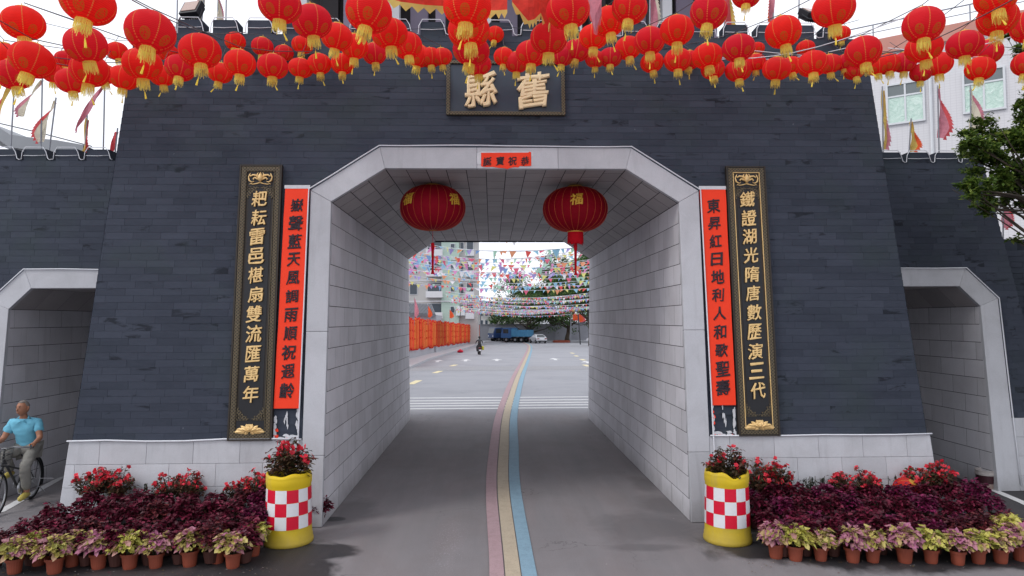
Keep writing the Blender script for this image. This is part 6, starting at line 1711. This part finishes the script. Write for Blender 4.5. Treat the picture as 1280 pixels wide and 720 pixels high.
# local frame: bicycle heads to -y; rider's left is +x
S = {'pelvis': J(0, .02, .80, (.125, .11)), 'waist': J(0, -.01, .93, (.12, .10)), 'chest': J(0, -.07, 1.10, (.135, .105)), 'upch': J(0, -.10, 1.21, (.12, .085)), 'neck': J(0, -.125, 1.29, .052), 'neck2': J(0, -.14, 1.335, .048), 'headb': J(0, -.155, 1.37, .06),
     'shL': J(.165, -.09, 1.215, .058), 'elL': J(.245, -.17, .99, .042), 'wrL': J(.262, -.40, .945, .028), 'haL': J(.265, -.46, .94, (.035, .02)),
     'shR': J(-.165, -.09, 1.215, .058), 'elR': J(-.255, -.17, .99, .042), 'wrR': J(-.265, -.40, .945, .028), 'haR': J(-.268, -.46, .94, (.035, .02)),
     'hipL': J(.085, .0, .79, .085), 'knL': J(.13, -.36, .60, .062), 'anL': J(.12, -.25, .20, .042), 'toL': J(.125, -.40, .155, .03),
     'hipR': J(-.085, .0, .79, .085), 'knR': J(-.13, -.40, .80, .062), 'anR': J(-.12, -.20, .49, .042), 'toR': J(-.125, -.33, .46, .03)}
skin('body', [['pelvis', 'waist', 'chest', 'upch', 'neck', 'neck2', 'headb'], ['upch', 'shL', 'elL', 'wrL', 'haL'], ['upch', 'shR', 'elR', 'wrR', 'haR'], ['pelvis', 'hipL', 'knL', 'anL', 'toL'], ['pelvis', 'hipR', 'knR', 'anR', 'toR']], dict(S, pelvis=J(0, .02, .80, (.09, .08)), waist=J(0, -.01, .93, (.085, .07)), chest=J(0, -.07, 1.10, (.10, .075)), upch=J(0, -.10, 1.21, (.09, .06)), hipL=J(.085, 0, .79, .065), hipR=J(-.085, 0, .79, .065)), M['skin'], mn, 0, 2)
def grow(keys, d, over={}):
    o = {}
    for k_ in keys:
        p, r = S[k_]; o[k_] = (p, tuple(x+d for x in r) if isinstance(r, tuple) else r+d)
    o.update(over); return o
sh = grow(['pelvis', 'waist', 'chest', 'upch', 'neck', 'shL', 'shR'], .022, {'slL': J(.225, -.135, 1.07, .072), 'slR': J(-.23, -.135, 1.07, .072), 'neck': J(0, -.12, 1.265, .068), 'hem': J(0, .02, .80, (.165, .15))})
skin('shirt', [['hem', 'waist', 'chest', 'upch', 'neck'], ['upch', 'shL', 'slL'], ['upch', 'shR', 'slR']], sh, M['shirt'], mn, 0, 3, .022)
tr = grow(['pelvis', 'hipL', 'knL', 'hipR', 'knR'], .018, {'anL2': J(.12, -.26, .23, .068), 'anR2': J(-.12, -.21, .52, .068)})
skin('trousers', [['pelvis', 'hipL', 'knL', 'anL2'], ['pelvis', 'hipR', 'knR', 'anR2']], tr, M['trouser'], mn, 0, 3, .020)
for s, z, y in ((1, .155, -.36), (-1, .465, -.30)):
    m = MB(); m.smooth = True; m.tube([(s*.122, y+.16, z+.01), (s*.122, y+.08, z+.02), (s*.124, y-.02, z+.008), (s*.126, y-.10, z-.004), (s*.126, y-.13, z-.006)], [.03, .046, .044, .038, .018], 10); m.build('shoe', M['shoe'], mn, (0, 0, 0))
# collar, placket and pocket line
m = MB(); m.smooth = True
for s in (-1, 1): m.add([(s*.01, -.205, 1.255), (s*.075, -.15, 1.30), (s*.085, -.10, 1.275), (s*.06, -.20, 1.225)], [(0, 1, 2, 3)])
m.tube([(0, -.085+.01, 1.325), (.06, -.11, 1.31), (.07, -.15, 1.29)], .014, 6); m.tube([(0, -.075, 1.325), (-.06, -.11, 1.31), (-.07, -.15, 1.29)], .014, 6)
m.build('collar', M['shirt'], mn, (0, 0, 0))
# head, turned a little to his right
hd_ = MB(); hd_.smooth = True; n1, n2 = 16, 20
HC = Vector((0, -.17, 1.445)); HR = Matrix.Rotation(R(-22), 3, 'Z')
def headp(lat, lon):
    x = math.cos(lat)*math.cos(lon); y = math.cos(lat)*math.sin(lon); z = math.sin(lat)
    rx, ry, rz = .074, .095, .118
    p = Vector((x*rx, y*ry, z*rz))
    if z < 0: p.x *= 1-.30*z*z*1.2; p.y = p.y*(1-.18*z*z)-.012*(-z)      # jaw narrows, chin forward
    if z > .2 and y > 0: p.y *= 1.08
    if y < 0: p.y *= .96
    # brow, eye sockets, cheekbones
    if y < -.5:
        p.y += .007*math.exp(-((z-.08)/.12)**2)*(1 if abs(x) > .12 else 0)
        p.y -= .005*math.exp(-((z-.26)/.1)**2)
        p.y -= .004*math.exp(-((z+.2)/.15)**2)*math.exp(-((abs(x)-.45)/.2)**2)
    return p
vs = []; 
for i in range(n1+1):
    lat = -math.pi/2+math.pi*i/n1
    for k_ in range(n2): vs.append(HC+HR @ headp(lat, 2*math.pi*k_/n2))
hd_.add(vs, [(i*n2+k_, i*n2+(k_+1) % n2, (i+1)*n2+(k_+1) % n2, (i+1)*n2+k_) for i in range(n1) for k_ in range(n2)])
def hp(x, y, z): return HC+HR @ Vector((x, y, z))
hd_.tube([hp(0, -.084, .03), hp(0, -.094, .0), hp(0, -.103, -.020), hp(0, -.090, -.032)], [.006, .009, .013, .009], 8)
for s in (-1, 1): hd_.tube([hp(s*.074, .012, .03), hp(s*.083, .018, .012), hp(s*.080, .012, -.012), hp(s*.073, .004, -.03)], [.010, .014, .012, .007], 6)
hd_.tube([hp(-.022, -.090, -.062), hp(0, -.098, -.06), hp(.022, -.090, -.062)], [.004, .008, .004], 6)
hd_.build('head', M['skin'], mn, (0, 0, 0))
m = MB(); m.smooth = True
for s in (-1, 1):
    m.tube([hp(s*.042, -.083, .018), hp(s*.028, -.0885, .019), hp(s*.016, -.086, .017)], [.002, .0055, .002], 6); m.tube([hp(s*.048, -.082, .036), hp(s*.03, -.094, .040), hp(s*.014, -.092, .036)], [.002, .004, .002], 5)
m.tube([hp(-.020, -.0985, -.061), hp(0, -.106, -.060), hp(.020, -.0985, -.061)], .0015, 4)
m.build('eyes', M['eyew'], mn, (0, 0, 0))
m = MB(); m.smooth = True; vs = []
for i in range(9):
    lat = R(14)+(math.pi/2-R(14))*i/8
    for k_ in range(n2):
        lon = 2*math.pi*k_/n2; la = lat
        if math.sin(lon) < -.3: la = max(lat, R(50)) if i == 0 else lat+(R(90)-lat)*.0+max(0, R(46)-lat)
        vs.append(HC+HR @ (headp(la, lon)*1.045))
m.add(vs, [(i*n2+k_, i*n2+(k_+1) % n2, (i+1)*n2+(k_+1) % n2, (i+1)*n2+k_) for i in range(8) for k_ in range(n2)])
m.build('hair', M['hair'], mn, (0, 0, 0))
for s in (-1, 1):
    hx = .262*s; m = MB(); m.smooth = True
    for k_ in range(4):
        y_ = -.425-.017*k_; ln = [.9, 1, .97, .82][k_]
        m.tube([(hx-.004*s, y_, .957), (hx+.022*s*ln, y_-.002, .962), (hx+.036*s*ln, y_-.003, .945), (hx+.030*s*ln, y_-.003, .922), (hx+.012*s*ln, y_, .918)], [.009, .0085, .0078, .007, .006], 6)
    m.tube([(hx-.01*s, -.41, .952), (hx-.032*s, -.43, .945), (hx-.036*s, -.455, .935), (hx-.02*s, -.475, .922)], [.011, .009, .0085, .007], 6)
    m.build('fingers', M['skin'], mn, (0, 0, 0))

# ---- scooter and rider on the far road
p = at_g(599, 443.5); sx_, sy_, sz_ = p.x, p.y, p.z
sc_ = thing('motor_scooter', 'dark motor scooter riding away along the left of the far road', 'scooter', (sx_, sy_, sz_), None, (0, 0, R(8)))
m = MB(); m.smooth = True
for y_, nm in ((-.55, 'rear_wheel'), (.62, 'front_wheel')):
    w = MB(); w.smooth = True; w.tube([(0, y_+math.cos(2*math.pi*i/20)*.2, .25+math.sin(2*math.pi*i/20)*.2) for i in range(20)], .055, 8, close=True); w.tube([(-.05, y_, .25), (.05, y_, .25)], .12, 10); w.build(nm, M['tyre'], sc_, (0, 0, 0))
M['scooter'] = simple('dark_scooter_paint', lin('26282e'), .35, .2, 6, spec=.6); M['yellowbag'] = simple('yellow_parcel', lin('b8b02c'), .6, .1, 8); M['taillight'] = simple('red_lens', lin('7a1a16'), .3)
m = MB(); m.smooth = True; m.tube([(0, -.72, .66), (0, -.5, .60), (0, -.2, .58), (0, 0, .42), (0, .25, .36), (0, .42, .5), (0, .52, .85)], [.10, .17, .17, .13, .14, .16, .10], 10); m.build('body_shell', M['scooter'], sc_, (0, 0, 0))
m = MB(); m.tube([(0, -.6, .78), (0, -.3, .80), (0, .0, .76)], [.12, .15, .11], 10); m.build('seat', M['tyre'], sc_, (0, 0, 0))
m = MB(); m.tube([(-.32, .42, 1.0), (-.1, .5, 1.02), (.1, .5, 1.02), (.32, .42, 1.0)], .02, 6); m.tube([(0, .5, .8), (0, .5, 1.02)], .03, 6); m.build('handlebar', M['chrome'], sc_, (0, 0, 0))
m = MB(); m.box((.30, -.2, .62), (.2, .35, .35)); m.build('side_parcel', M['yellowbag'], sc_, (0, 0, 0), bevel=.04)
m = MB(); m.box((0, -.76, .66), (.2, .05, .08)); m.build('tail_light', M['taillight'], sc_, (0, 0, 0), bevel=.01)
m = MB(); m.box((0, -.80, .45), (.2, .02, .12)); m.build('number_plate', M['refl_white'], sc_, (0, 0, 0))
S2 = {'pelvis': J(0, -.35, .90, (.16, .13)), 'waist': J(0, -.33, 1.05, (.14, .11)), 'chest': J(0, -.28, 1.24, (.17, .12)), 'up': J(0, -.25, 1.36, (.14, .09)), 'neck': J(0, -.23, 1.45, .055), 'head': J(0, -.22, 1.52, .08), 'sL': J(.19, -.25, 1.35, .065), 'eL': J(.30, -.08, 1.15, .05), 'hL': J(.30, .36, 1.03, .035), 'sR': J(-.19, -.25, 1.35, .065), 'eR': J(-.30, -.08, 1.15, .05), 'hR': J(-.30, .36, 1.03, .035), 'kL': J(.22, .12, .72, .08), 'aL': J(.18, .1, .35, .055), 'tL': J(.18, .25, .32, .045), 'kR': J(-.22, .12, .72, .08), 'aR': J(-.18, .1, .35, .055), 'tR': J(-.18, .25, .32, .045)}
rp_ = thing('person', 'rider in dark clothes seen from behind on the far scooter', 'person', (sx_, sy_, sz_), None, (0, 0, R(8)))
skin('body', [['pelvis', 'waist', 'chest', 'up', 'neck', 'head'], ['up', 'sL', 'eL', 'hL'], ['up', 'sR', 'eR', 'hR'], ['pelvis', 'kL', 'aL', 'tL'], ['pelvis', 'kR', 'aR', 'tR']], S2, M['scooter'], rp_, 0, 1)
m = MB(); m.smooth = True; m.lathe([(.06, 1.50), (.10, 1.53), (.115, 1.60), (.10, 1.68), (.06, 1.72), (.01, 1.735)], 14, (0, -.22, 0)); m.build('helmet', simple('dark_helmet', lin('2a2322'), .4), rp_, (0, 0, 0))

# ================================================================== VEHICLES
M['truckblue'] = simple('truck_blue', lin('365c8c'), .45, .12, 3); M['truckblue2'] = simple('faded_truck_blue', lin('4a86ad'), .5, .12, 3); M['darkblue'] = simple('dark_truck_blue', lin('25406e'), .45, .12, 3)
M['carwhite'] = simple('white_car_paint', lin('c9cacf'), .25, .03, 3, spec=.6); M['carglass'] = simple('car_glass', lin('2a3036'), .1, .1, 3, spec=.8)
def truck(x, y, rz, body, cabm, label, L=6.0, bedh=1.0):
    t = thing('dump_truck', label, 'truck', (x, y, ground(y)), 'blue trucks parked by the far wall', (0, 0, rz))
    # local +x is forward
    m = MB(); m.bx(-L/2, L/2-.2, -.45, .45, .62, .85); m.build('chassis', M['bikeblk'], t, (0, 0, 0))
    m = MB(); c0 = L/2-1.9; m.prism([(c0, -1.1, .75), (L/2, -1.1, .75), (L/2+.02, -1.1, 1.5), (L/2-.35, -1.1, 2.45), (c0, -1.1, 2.5)], (0, 2.2, 0)); m.build('cab', M[cabm], t, (0, 0, 0), bevel=.06)
    m = MB(); m.prism([(L/2+.03, -.95, 1.52), (L/2+.03, .95, 1.52), (L/2-.31, .95, 2.36), (L/2-.31, -.95, 2.36)], (.03, 0, .01)); m.build('windscreen', M['carglass'], t, (0, 0, 0))
    for s in (-1, 1):
        m = MB(); m.bx(c0+.5, L/2-.45, s*1.105-.01, s*1.105+.01, 1.55, 2.25); m.build('side_window', M['carglass'], t, (0, 0, 0))
        m = MB(); m.lathe([(.11, -.03), (.11, .03)], 12, (L/2+.03, s*.8, 1.05), rot=Matrix.Rotation(R(90), 3, 'Y')); m.build('headlight', M['refl_white'], t, (0, 0, 0))
        for xw in (L/2-1.0, -L/2+1.0, -L/2+2.15):
            m = MB(); m.smooth = True; m.lathe([(.2, -.14), (.42, -.14), (.48, -.10), (.48, .10), (.42, .14), (.2, .14)], 20, (xw, s*.95, .48), rot=Matrix.Rotation(R(90), 3, 'X')); w = m.build('wheel', M['tyre'], t, (0, 0, 0))
            m = MB(); m.lathe([(.2, -.15), (.2, .15)], 12, (xw, s*.95, .48), rot=Matrix.Rotation(R(90), 3, 'X')); m.build('hub', M['chrome'], w, (0, 0, 0))
    m = MB(); m.bx(-L/2-.2, c0-.15, -1.15, 1.15, 1.0, 1.1)
    for s in (-1, 1):
        m.bx(-L/2-.2, c0-.15, s*1.15-.03, s*1.15+.03, 1.1, 1.1+bedh)
        for k_ in range(6): xx = -L/2-.15+(c0+L/2)*k_/5; m.bx(xx-.05, xx+.05, s*1.2-.04, s*1.2+.04, 1.0, 1.12+bedh)
    m.bx(-L/2-.2, -L/2-.12, -1.12, 1.12, 1.1, 1.1+bedh); m.bx(c0-.2, c0-.12, -1.12, 1.12, 1.1, 1.35+bedh); m.build('dump_body', M[body], t, (0, 0, 0))
    m = MB(); m.bx(-L/2-.3, -L/2-.24, -1.0, 1.0, .6, .75); m.build('rear_bumper', M['taillight'], t, (0, 0, 0))
A = at_y(627, 425, 117); truck(A.x, 118.5, R(208), 'darkblue', 'darkblue', 'darker blue truck at the left of the two parked by the far wall', 4.2, .8)
A = at_y(646, 425, 114); truck(A.x, 115.2, R(152), 'truckblue2', 'truckblue', 'lighter blue dump truck at the right of the two by the far wall', 4.8, 1.0)
def car(x, y, rz, label):
    t = thing('white_car', label, 'car', (x, y, ground(y)), None, (0, 0, rz)); L = 4.4
    prof = [(-2.2, .35), (-2.22, .62), (-2.1, .88), (-1.75, .98), (-1.15, 1.38), (-.6, 1.47), (.25, 1.45), (1.0, 1.0), (1.9, .86), (2.18, .68), (2.2, .35)]
    wd = [.80, .84, .86, .86, .66, .62, .62, .82, .84, .80, .76]; vs = []
    for (px, pz), w in zip(prof, wd): vs += [(px, -w, pz), (px, w, pz)]
    m = MB(); m.smooth = False; n = len(prof); low = [(px, pz) for px, pz in prof]
    belt = lambda i: prof[i][1]
    f = [(2*i, 2*i+1, 2*i+3, 2*i+2) for i in range(n-1)]+[tuple(2*i for i in range(n)), tuple(2*i+1 for i in range(n))[::-1], (0, 2*n-2, 2*n-1, 1)]
    m.add(vs, f); m.build('body', M['carwhite'], t, (0, 0, 0), bevel=.06)
    m = MB(); m.add([(-1.72, -.70, 1.0), (-1.72, .70, 1.0), (-1.2, .56, 1.36), (-1.2, -.56, 1.36)], [(0, 1, 2, 3)]); 
    for v_ in range(4): m.v[v_] = (m.v[v_][0]-.02, m.v[v_][1], m.v[v_][2]+.015)
    m.build('rear_window', M['carglass'], t, (0, 0, 0))
    for s in (-1, 1):
        m = MB(); m.add([(-1.45, s*.79, 1.02), (.75, s*.80, 1.02), (.15, s*.65, 1.4), (-.6, s*.645, 1.41), (-1.0, s*.68, 1.33)], [(0, 1, 2, 3, 4)]); m.build('side_window', M['carglass'], t, (0, 0, 0))
        m = MB(); m.box((-2.19, s*.62, .78), (.06, .32, .14)); m.build('tail_light', M['taillight'], t, (0, 0, 0))
        for xw in (-1.35, 1.4):
            m = MB(); m.smooth = True; m.lathe([(.17, -.1), (.30, -.1), (.32, -.07), (.32, .07), (.30, .1), (.17, .1)], 20, (xw, s*.78, .32), rot=Matrix.Rotation(R(90), 3, 'X')); w = m.build('wheel', M['tyre'], t, (0, 0, 0)); m = MB(); m.lathe([(.18, -.11), (.18, .11)], 10, (xw, s*.78, .32), rot=Matrix.Rotation(R(90), 3, 'X')); m.build('hub', M['chrome'], w, (0, 0, 0))
    m = MB(); m.box((-2.24, 0, .62), (.03, .5, .14)); m.build('number_plate', M['refl_white'], t, (0, 0, 0))
    m = MB(); m.box((-2.20, 0, .40), (.08, 1.5, .14)); m.build('bumper', M['bikeblk'], t, (0, 0, 0))
A = at_y(672, 425, 111); car(A.x, 110.5, R(104), 'white car seen from behind beside the far trees')
A = at_y(737, 425, 108); car(A.x+1.7, 108, R(170), 'white car mostly hidden by the right jamb of the passage')
for i, (u, v, c, lab) in enumerate([(575.5, 441, 'refl_red', 'small red plastic bag on the road left of the scooter'), (691, 426, 'refl_white', 'small white bollard by the far wall')]):
    p = at_g(u, v); m = MB(); m.smooth = True
    if i == 0: m.tube([p+Vector((-.3, 0, .1)), p+Vector((0, 0, .2)), p+Vector((.25, .1, .12))], [.08, .2, .1], 7)
    else: m.lathe([(.14, 0), (.14, .8), (.08, .9)], 10, p)
    tag(m.build(['plastic_bag', 'bollard'][i], M[c]), lab, ['bag', 'bollard'][i])
